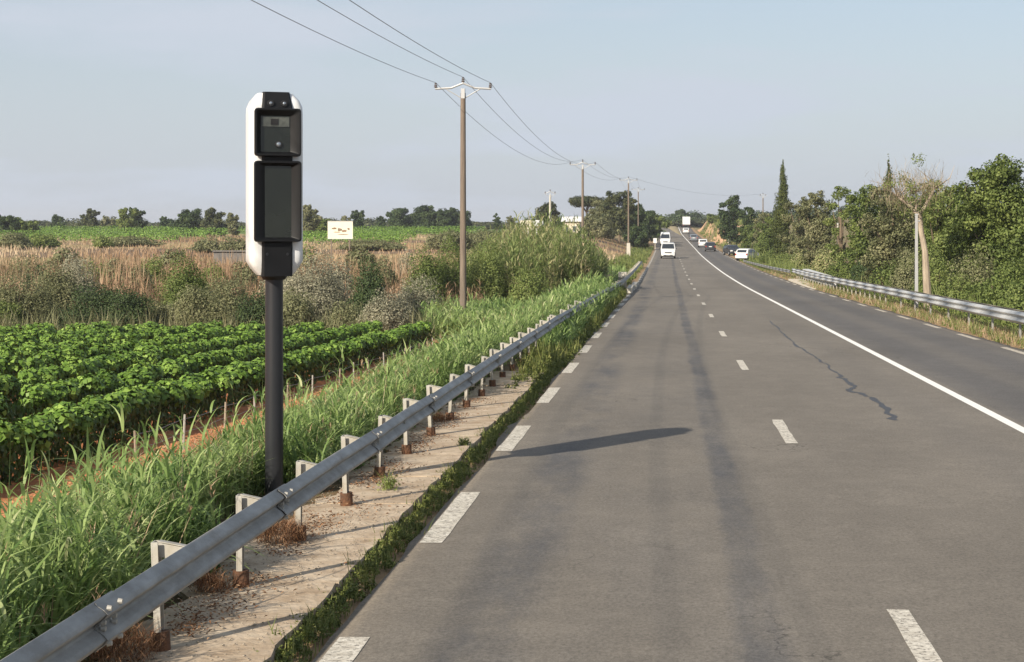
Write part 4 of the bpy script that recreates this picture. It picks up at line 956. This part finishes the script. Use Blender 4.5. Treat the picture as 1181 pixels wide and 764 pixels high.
# (photo column, distance, top row, width px, material, label)
SH = [(18, 72, 318, 95, L_olive, 'olive grey bush at the far left end of the scrub behind the vines'),
      (62, 76, 302, 60, L_olive, 'dull green bush with a pale crown, second from the left frame edge'),
      (90, 79, 300, 60, L_silver, 'feathery whitish bush above the leftmost dark thicket'),
      (112, 71, 328, 78, L_dark, 'low dark brownish green thicket behind the vines on the left'),
      (148, 70, 330, 62, L_dark, 'very dark low bush beside the bare orange soil gap'),
      (212, 76, 296, 72, L_tree, 'rounded fresh green bush amid the golden dry canes'),
      (228, 70, 328, 66, L_olive, 'grey green bush below the rounded fresh green one'),
      (262, 74, 318, 64, L_olive, 'dusky bush just left of the speed camera pole'),
      (296, 69, 332, 50, L_dark, 'low dark bush directly behind the speed camera pole'),
      (362, 73, 290, 88, L_silver, 'large grey green bush right of the speed camera head'),
      (338, 69, 330, 55, L_olive, 'brown olive bush just right of the camera pole'),
      (424, 72, 298, 50, L_dark, 'tall dark green bush between the two grey ones'),
      (448, 68, 335, 66, L_silver, 'low silvery bush in front of the tall dark green one'),
      (482, 75, 318, 60, L_silver, 'silvery bush below the bright green thicket'),
      (492, 84, 284, 54, L_tree, 'green thicket left of the tall utility pole'),
      (520, 86, 277, 56, L_tree, 'tall green thicket immediately behind the utility pole'),
      (562, 88, 282, 56, L_yel, 'yellow green bush right of the utility pole'),
      (4, 70, 345, 50, L_tree, 'green bush cut off by the left frame edge'),
      (185, 72, 345, 48, L_olive, 'small olive bush beside the orange soil gap'),
      (510, 72, 348, 48, L_yel, 'small yellowish bush at the right end of the vine rows'),
      (400, 69, 348, 50, L_olive, 'low dull bush under the tall dark green one')]
for px, Y, top, wpx, mt, lab in SH:
    x = PX(px, Y); w = wpx * Y / FPX * 1.15; h = PZ(top, Y) - g1(x, Y); shrub(x, Y, w, h, mt, lab, leaf=.085 if mt is not L_silver else .075, dens=330 if mt is not L_silver else 360)
for px, Y, top, wpx, mt, lab in [(30, 100, 296, 60, L_olive, 'dusty bush deep in the dry canes on the far left'), (130, 96, 300, 46, L_olive, 'dull bush among the dry canes left of the fresh green one'), (282, 92, 300, 40, L_olive, 'brownish bush behind the speed camera pole among canes'),
        (245, 98, 303, 36, L_yel, 'yellowish small bush among the canes left of the speed camera'), (326, 84, 306, 44, L_silver, 'pale grey bush just right of the camera neck'), (390, 84, 300, 44, L_silver, 'grey bush filling the gap left of the tall dark green one'),
        (84, 106, 295, 34, L_silver, 'small grey bush among the far canes, left of centre of the wasteland'), (176, 104, 294, 30, L_yel, 'light green bush poking out of the canes above the orange soil gap'), (160, 88, 304, 44, L_olive, 'brownish bush between the dark low bush and the fresh green one'),
        (108, 92, 302, 40, L_yel, 'yellow green bush behind the dark brownish thicket'), (45, 88, 306, 44, L_dark, 'dark green bush behind the dull green one on the left'), (440, 95, 298, 44, L_olive, 'olive bush behind the tall dark green one'), (470, 105, 292, 36, L_silver, 'pale bush at the left foot of the green thicket'),
        (415, 125, 284, 36, L_olive, 'dull bush below the billboard on its right'), (350, 120, 286, 36, L_yel, 'yellowish bush below the billboard on its left'), (200, 128, 287, 40, L_olive, 'faint brown bush on the far side of the canes'), (75, 126, 287, 50, L_olive, 'wide dull bush on the far side of the canes near the left edge'),
        (150, 230, 273, 60, L_olive, 'long brown scrub patch before the distant vines'), (320, 215, 274, 50, L_olive, 'brown scrub patch hidden partly by the camera head'), (430, 200, 277, 70, L_olive, 'brown scrub band right of the billboard'),
        (15, 210, 268, 40, L_olive, 'dark scrub clump at the far left before the distant vines'), (50, 215, 270, 36, L_yel, 'light scrub clump second from the left before the distant vines'), (118, 220, 272, 26, L_yel, 'small light green clump in front of the distant vine edge'),
        (520, 200, 266, 60, L_olive, 'brown scrub right of the tall pole base in the middle distance'), (560, 205, 264, 60, L_olive, 'wide brown scrub patch before the white house'), (590, 200, 266, 50, L_olive, 'dull scrub directly left of the white house'), (270, 190, 274, 44, L_olive, 'dark scrub left of the camera head by the low wall'), (240, 195, 275, 36, L_olive, 'dull low scrub beyond the low wall'), (590, 110, 284, 60, L_tree, 'leafy green bush between the yellow green one and the canes')]:
    x = PX(px, Y); shrub(x, Y, wpx * Y / FPX * 1.15, PZ(top, Y) - g1(x, Y), mt, lab, leaf=.12 if Y < 120 else .25, dens=170 if Y < 120 else 50, nb=8)
n = 3800; x = rng.uniform(-34, -9, n); y = rng.uniform(74, 86, n); keep = hn(x, y, .5, 3) > 0; x, y = x[keep], y[keep]; n = len(x)
reedgrass(np.stack([x, y, gz(x, y)], 1), rng.uniform(.9, 2.1, n) * (.8 + .3 * hn(x, y, .35, 4)), .6, .045, 5, np.clip(.5 + .35 * hn(x, y, .8, 5) + rng.normal(0, .15, n), 0, 1), L_dry2, 'dry_cane_field', 'straw coloured canes standing among the bushes behind the vineyard', 3)
# scrub understorey closing the gaps
n = 2400; x = rng.uniform(-31, -9, n); y = rng.uniform(66.5, 80, n)
weeds(x, y, rng.uniform(.2, .55, n), .11, 24, L_olive, 'tangled low scrub along the far edge of the vineyard', 'scrub')
# big cane clump between pole 1 and 2
n = 5200; a = rng.uniform(0, 6.28, n); r = rng.uniform(0, 1, n) ** .5; x = -7.6 + 4.6 * r * np.cos(a); y = 98 + 10 * r * np.sin(a); x = np.minimum(x, -3.8)
h = (1 + .16 * hn(x, y, 1.3, 8)) * (4.3 - 1.7 * r ** 2 - .10 * np.abs(x + 8)) * rng.uniform(.7, 1.12, n) * np.interp(x, [-13, -9, -5.5, -3.8], [.8, 1.0, 1.12, .7])
reedgrass(np.stack([x, y, gz(x, y)], 1), h, .75, .06, 9, np.clip(.33 + .30 * hn(x, y, .8, 5) + rng.normal(0, .18, n), 0, 1), L_cane, 'cane_thicket', 'large mixed green and tan cane thicket beside the left rail', 3)
shrub(PX(668, 92), 92, 2.6, 2.6, L_tree, 'green bush inside the right edge of the cane thicket'); shrub(PX(610, 86), 86, 2.8, 2.4, L_yel, 'light green bush at the left edge of the cane thicket')
print('scrub done')

# ------------------------------------------------------------------ trees
def tree(X, Y, w, h, mat, label, kind='round', leaf=.16, dens=70, trunk=.25, nb=14, bark=None, group=None, name=None, z0=None, open_=.0, base=.18):
    z = g1(X, Y) if z0 is None else z0; T = empty(name or 'tree', (X, Y, z), label, 'tree', group)
    bl = []; ends = []
    if kind == 'round':
        for i in range(nb):
            t = (i + .5) / nb; zz_ = h * (base + (.93 - base) * t); rr = w * .5 * math.sqrt(max(.08, 1 - ((t - .42) / .66) ** 2)); a = i * 2.4 + rng.uniform(-.5, .5)
            r = rr * rng.uniform(.35, .8); s = w * rng.uniform(.12, .22) * (1 - open_ * .35)
            c = (r * math.cos(a), r * math.sin(a), zz_); bl.append((c, (s, s, s * rng.uniform(.6, .95)), rng.normal(0, .16))); ends.append(c)
            for q in range(4):
                v = unit(1)[0] * s * 1.15; s2 = s * rng.uniform(.3, .5); bl.append(((c[0] + v[0], c[1] + v[1], c[2] + abs(v[2]) * .8), (s2, s2, s2 * .8), rng.normal(0, .16)))
        if not open_: bl.append(((0, 0, h * .45), (w * .24, w * .24, h * .30), -.2))
    elif kind == 'cypress':
        for i in range(nb):
            t = i / (nb - 1); zz_ = h * (.06 + .92 * t); rr = w * .5 * (1 - t) ** .75 * (1 if t > .12 else .8) + .08; a = rng.uniform(0, 6.28)
            bl.append(((rr * .25 * math.cos(a), rr * .25 * math.sin(a), zz_), (rr * .85, rr * .85, h / nb * 1.25), rng.normal(0, .1)))
        ends = [(0, 0, h * .8)]
    elif kind == 'umbrella':
        for i in range(nb):
            a = i * 2.4; r = w * .5 * math.sqrt((i + .3) / nb) * .85; s = w * rng.uniform(.13, .2)
            c = (r * math.cos(a), r * math.sin(a), h * (.80 + .1 * (1 - (r / (w * .5)) ** 2)) + rng.normal(0, .02 * h)); bl.append((c, (s, s, s * .62), rng.normal(0, .14))); ends.append(c)
    V, F, t = blob_leaves(bl, dens, leaf, shell=.55); V[:, 2] = np.maximum(V[:, 2], .02); mesh_np('crown', V, F, mat, T, tint=t)
    m = MB(); fork = h * (.3 if kind == 'round' else .62)
    m.tube([(0, 0, -.2), (w * .01, 0, fork * .5), (-w * .01, w * .01, fork)] + ([(0, 0, h * .75)] if kind != 'umbrella' else []), ([trunk, trunk * .8, trunk * .65] + ([trunk * .2] if kind != 'umbrella' else [])), 8)
    for e in ends[::2]:
        mid = (e[0] * .45, e[1] * .45, fork + (e[2] - fork) * .5)
        m.tube([(0, 0, min(fork, e[2] * .7)), mid, e], [trunk * .45, trunk * .28, trunk * .08], 5)
    m.build('trunk', bark or M_bark, T, smooth=True)
    return T
def treepx(px, Y, top, wpx, mat, label, **k):
    if 830 < px and Y < 280: Y = max(Y, 13.2 * FPX / (px - 770))
    x = PX(px, Y); z = g1(x, Y); return tree(x, Y, wpx * Y / FPX, PZ(top, Y) - z, mat, label, **k)
# right side wood, near to far
treepx(1150, 74, 180, 118, L_tree, 'big full green tree at the right frame edge, tallest of the wood', leaf=.15, dens=120, nb=22)
treepx(1215, 66, 215, 110, L_tree, 'green tree cut off by the right frame edge', leaf=.15, dens=90, nb=16)
treepx(1116, 92, 212, 76, L_tree, 'green tree just left of the tallest one', leaf=.15, dens=110, nb=18)
treepx(1082, 92, 204, 74, L_yel, 'yellowish green tree behind the bare pale trunk', leaf=.15, dens=100, nb=18)
treepx(1030, 98, 218, 78, L_olive, 'olive toned tree left of the bare pale trunk', leaf=.15, dens=100, nb=18)
treepx(1002, 112, 212, 62, L_tree, 'leafy green tree left of the olive toned one', leaf=.17, dens=90, nb=16)
treepx(970, 122, 210, 60, L_yel, 'light green tree with a broken crown in the middle of the right wood', leaf=.17, dens=80, open_=1, nb=16)
treepx(944, 132, 218, 56, L_olive, 'dull green tree just right of the tall cypress', leaf=.18, dens=90, nb=16)
treepx(1025, 116, 190, 44, L_cyp, 'narrow dark cypress tip showing above the olive tree', kind='cypress', leaf=.14, dens=130, nb=14, name='cypress_tree', z0=None)
treepx(903, 150, 188, 34, L_cyp, 'tall pointed cypress overgrown with ivy, highest tree near the bend', kind='cypress', leaf=.16, dens=130, nb=18, name='cypress_tree')
treepx(922, 150, 225, 42, L_olive, 'ivy covered tree against the right side of the cypress', leaf=.18, dens=90, nb=14)
treepx(888, 168, 250, 40, L_tree, 'low green tree left of the cypress beside the parked cars', leaf=.2, dens=90, nb=12)
treepx(868, 200, 262, 36, L_tree, 'small dark tree behind the parked cars', leaf=.2, dens=80, nb=12)
treepx(842, 300, 228, 34, L_dark, 'dark dense tree at the bend, left of the parked cars', leaf=.3, dens=50, nb=14)
treepx(862, 290, 236, 26, L_dark, 'smaller dark tree touching the right of the dense one at the bend', leaf=.3, dens=50, nb=12)
treepx(881, 230, 243, 30, L_olive, 'thin olive tree between the dark bend trees and the cypress', leaf=.24, dens=50, nb=12)
treepx(822, 420, 250, 20, L_tree, 'little tree on top of the orange bank', leaf=.35, dens=40, nb=8)
treepx(1165, 100, 225, 90, L_dark, 'dark tree filling the gap behind the tallest green one', leaf=.18, dens=80, nb=14)
treepx(1060, 125, 222, 90, L_tree, 'background green tree behind the bare pale trunk', leaf=.2, dens=70, nb=14)
# bare pale tree
def bare_tree():
    Y = 72; x = PX(1068, Y); z = g1(x, Y); T = empty('bare_tree', (x, Y, z), 'bare pale forked tree trunk behind the right guard rail', 'tree'); k = Y / FPX
    H = lambda py: PZ(py, Y) - z; D = lambda px: (px - 1068) * k
    m = MB(); m.tube([(D(1071), 0, -.2), (D(1068), 0, H(310)), (D(1067), .03, H(290)), (D(1063), .1, H(268)), (D(1060), 0, H(246))], [.19, .15, .125, .115, .10], 9)
    m.tube([(D(1059), 0, H(248)), (D(1066), 0, H(240)), (D(1073), .1, H(228)), (D(1078), .1, H(218))], [.10, .08, .06, .04], 7)
    m.tube([(D(1059), 0, H(250)), (D(1050), 0, H(238)), (D(1036), -.1, H(228)), (D(1030), .1, H(214))], [.10, .07, .05, .02], 7)
    m.tube([(D(1056), 0, H(245)), (D(1058), .2, H(228)), (D(1054), .2, H(205))], [.06, .04, .015], 6)
    for i in range(26):
        a = rng.uniform(0, 6.28); s = [(D(1036), -.1, H(228)), (D(1078), .1, H(218)), (D(1057), .2, H(222)), (D(1047), 0, H(236))][i % 4]
        e = (s[0] + rng.normal(-.2, .7), s[1] + rng.normal(0, .5), s[2] + rng.uniform(.2, 1.1)); mid = tuple((p + q) / 2 + rng.normal(0, .1) for p, q in zip(s, e)); m.tube([s, mid, e], [.03, .018, .006], 4)
    m.build('trunk', M_pale, T, smooth=True)
    n = 1500; P = np.stack([rng.normal(D(1052), .75, n), rng.normal(0, .5, n), rng.normal(H(222), .45, n)], 1)
    V, F, t = blades(P, rng.uniform(.15, .5, n), .012, rng.uniform(.3, 1.2, n), seg=2); mesh_np('twigs', V, F, L_twig, T, tint=t)
    bl = [((rng.normal(D(1052), .9), rng.normal(0, .6), rng.normal(H(226), .45)), (.35, .35, .28), rng.normal(0, .1)) for i in range(16)]
    V, F, t = blob_leaves(bl, 60, .10, shell=.8); mesh_np('sparse_foliage', V, F, L_yel, T, tint=t)
bare_tree()
# bushes between rail and wood
BU = [(1178, 50, 330, 70, L_yel, 'yellow green bush at the lower right behind the rail'), (1140, 56, 318, 74, L_tree, 'green bush left of the yellow one behind the near right rail'),
      (1106, 62, 318, 60, L_yel, 'light bush right of the bare trunk foot'), (1068, 78, 324, 44, L_tree, 'low bush at the foot of the bare pale tree'),
      (1030, 76, 300, 62, L_tree, 'deep green bush left of the concrete post'), (1000, 84, 298, 60, L_dark, 'dark bush between the green bushes behind the rail'),
      (978, 92, 296, 52, L_tree, 'green bush behind the middle of the right rail'), (955, 100, 285, 46, L_cane, 'tan and green canes behind the right parapet'),
      (930, 108, 284, 44, L_cane, 'pale cane bush at the left of the parapet'), (908, 122, 292, 40, L_yel, 'light green bush near the end of the right rail'),
      (893, 140, 288, 36, L_tree, 'green bush between the cypress foot and the rail'), (1125, 70, 290, 80, L_olive, 'olive bush under the tall green trees'),
      (1165, 62, 295, 80, L_tree, 'green undergrowth below the tallest tree'), (1080, 80, 290, 60, L_yel, 'yellowish bush right behind the bare trunk'),
      (880, 160, 276, 30, L_tree, 'bush beside the parked white hatchback'), (1048, 88, 286, 56, L_olive, 'olive bush behind the concrete post')]
for px, Y, top, wpx, mt, lab in BU:
    Y = max(Y, 10.6 * FPX / (px - 770 - .5 * wpx))
    x = PX(px, Y); shrub(x, Y, wpx * Y / FPX * 1.1, PZ(top, Y) - g1(x, Y), mt, lab, leaf=.10 if Y < 90 else .14, dens=230 if Y < 90 else 150, nb=8)
n = 1500; y = 40 + 150 * rng.uniform(0, 1, n); x = 10.7 + rng.uniform(0, 3.5, n)
weeds(x, y, rng.uniform(.25, .6, n), .10, 30, L_yel, 'rough green undergrowth along the foot of the right wood', 'undergrowth')
n = 900; y = 200 + 260 * rng.uniform(0, 1, n); x = 9.6 + rng.uniform(0, 14, n) * np.interp(y, [200, 300], [.3, 1]) + cx(y)
weeds(x, y, rng.uniform(.25, .7, n), .25, 14, L_yel, 'dry green scrub on the bank past the parked cars', 'scrub')

# left far trees beyond the canes
treepx(677, 330, 226, 46, L_pine, 'umbrella pine at the left end of the dark roadside group', kind='umbrella', leaf=.3, dens=40, nb=16, name='pine_tree')
treepx(700, 320, 234, 50, L_olive, 'greyish tree below the umbrella pine', leaf=.3, dens=40, nb=12)
treepx(714, 310, 220, 44, L_pine, 'tallest pine of the dark group above the left verge', leaf=.3, dens=45, nb=14, name='pine_tree')
treepx(732, 330, 238, 36, L_dark, 'dark tree right of the tallest pine', leaf=.3, dens=50, nb=12)
treepx(745, 345, 246, 34, L_dark, 'dark tree at the road bend on the left', leaf=.3, dens=50, nb=12)
treepx(757, 400, 248, 26, L_tree, 'last green tree of the left group by the bend', leaf=.35, dens=40, nb=10)
treepx(735, 290, 262, 34, L_dark, 'low very dark tree behind the white marker', leaf=.28, dens=60, nb=10)
treepx(690, 300, 252, 50, L_olive, 'broad dusty bush like tree under the pines', leaf=.3, dens=45, nb=10)
treepx(631, 330, 236, 36, L_pine, 'rounded dark pine behind the concrete utility pole', kind='round', leaf=.3, dens=45, nb=12, name='pine_tree')
treepx(573, 420, 245, 12, L_dark, 'solitary round little tree on the horizon right of the utility pole', leaf=.35, dens=50, nb=8)
treepx(785, 640, 244, 26, L_dark, 'rounded tree on the crest above the lorry', leaf=.5, dens=30, nb=8); treepx(801, 660, 246, 16, L_dark, 'small dark tree right of the one on the crest', leaf=.5, dens=30, nb=7)
FT = [(8, 300, 252, 30, L_dark, 'low dark tree at the left frame edge'), (24, 310, 259, 40, L_tree, 'broad low green tree second from the left on the horizon'),
      (66, 420, 250, 16, L_dark, 'faint little tree alone on the left horizon'), (106, 380, 241, 18, L_pine, 'pointed pine left of the round pair on the horizon'),
      (97, 385, 248, 14, L_pine, 'short pine touching the pointed one'), (125, 400, 251, 18, L_olive, 'low pale tree between the pine and the round pair'),
      (146, 350, 241, 24, L_yel, 'light green round tree of the left horizon pair'), (158, 360, 241, 24, L_dark, 'dark round tree of the left horizon pair'),
      (192, 400, 253, 20, L_dark, 'low dark tree right of the round pair'), (217, 330, 244, 34, L_dark, 'wide dark green tree left of the speed camera head'),
      (247, 330, 243, 30, L_pine, 'second wide tree just left of the speed camera head'), (268, 350, 247, 16, L_olive, 'greyish tree half behind the camera head'),
      (356, 300, 238, 26, L_olive, 'grey brown tree just right of the camera head'), (368, 310, 252, 24, L_tree, 'low green tree behind the billboard left side'),
      (412, 400, 243, 18, L_dark, 'small dark tree right of the billboard'), (400, 420, 249, 12, L_olive, 'tiny pale tree above the billboard'), (440, 430, 251, 14, L_dark, 'small tree between the billboard and the long hedge'),
      (468, 420, 246, 40, L_dark, 'left end of the long dark tree belt'), (497, 420, 245, 44, L_dark, 'middle of the long dark tree belt on the horizon'), (528, 425, 246, 34, L_dark, 'right end of the long dark tree belt behind the utility pole'),
      (590, 430, 250, 14, L_olive, 'low faint tree right of the solitary round one')]
for px, Y, top, wpx, mt, lab in FT:
    x = PX(px, Y); h = PZ(top, Y) - g1(x, Y); tree(x, Y, wpx * Y / FPX * 1.12, h, mt, lab, leaf=.4, dens=34, nb=10, base=.08)
# long far woods: one mass
n = 260; x = np.linspace(-300, 40, n) + rng.normal(0, 2, n); y = rng.uniform(560, 700, n); bl = [((x[i], y[i], g1(x[i], y[i]) + rng.uniform(.3, 1.6)), (rng.uniform(3, 7), 3, rng.uniform(.5, 1.3) * (1 + .9 * (hn(x[i], 0, .021, 2) > .35))), rng.normal(0, .12)) for i in range(n)]
V, F, T = blob_leaves(bl, 6, .8); tag(mesh_np('distant_wood', V, F, L_pine, tint=T), 'distant dark belt of woodland along the whole horizon', 'wood', kind='stuff')
bl = []
for i in range(160):
    xx_ = rng.uniform(-1, 1) * 300 + 250; yy_ = rng.uniform(600, 720); bl.append(((xx_, yy_, g1(xx_, yy_) + 1), (6, 3, rng.uniform(2, 4)), 0))
V, F, T = blob_leaves(bl, 5, .9); tag(mesh_np('distant_wood', V, F, L_dark, tint=T), 'distant woodland behind the right hand trees', 'wood', kind='stuff')
# far green vineyards: hedged rows running across
def far_row(px0, px1, Y, h, lab, mat=L_vine):
    x0, x1 = PX(px0, Y), PX(px1, Y); n = int((x1 - x0) * 95); x = rng.uniform(x0, x1, n); a = rng.uniform(0, math.pi, n)
    P = np.stack([x, Y + .8 * np.cos(a), gz(x, np.full(n, Y)) + h * (.35 + .65 * np.sin(a)) * rng.uniform(.8, 1.05, n)], 1); P[:, 2] = np.where(rng.uniform(0, 1, n) < .3, gz(x, np.full(n, Y)) + rng.uniform(0, h, n), P[:, 2])
    V, F, T = leaf_quads(P, np.stack([0 * x, -abs(np.cos(a)), np.sin(a)], 1) + unit(n) * .5, .24, .8, rng.uniform(.15, .75, n)); tag(mesh_np('vine_row', V, F, mat, tint=T), lab, 'vine row', 'distant vine rows')
for i, (a, b, Y, h) in enumerate([(-60, 205, 262, 1.3), (-60, 240, 290, 1.5), (-60, 262, 320, 1.8), (-60, 290, 360, 1.9), (345, 470, 240, 1.5), (345, 460, 258, 1.5), (345, 480, 278, 1.5), (345, 545, 330, 1.6), (345, 560, 370, 1.8), (560, 690, 185, 1.2), (545, 680, 205, 1.2)]):
    far_row(a, b, Y, h, f'distant bright green vine row, {ordinal(i)} of those beyond the dry field')
print('trees done', len(bpy.data.objects))

# ------------------------------------------------------------------ thin air haze
hm = bpy.data.materials.new('haze_air'); hm.use_nodes = True; t = hm.node_tree; t.nodes.clear()
o = t.nodes.new('ShaderNodeOutputMaterial'); v = t.nodes.new('ShaderNodeVolumePrincipled')
v.inputs['Color'].default_value = (.93, .95, 1, 1); v.inputs['Density'].default_value = .00020; v.inputs['Anisotropy'].default_value = .2
t.links.new(v.outputs[0], o.inputs['Volume'])
m = MB(); m.box((0, 2700, 20), (9000, 6000, 60)); tag(m.build('haze', hm), 'thin pale summer haze over the whole landscape', 'haze', kind='stuff')
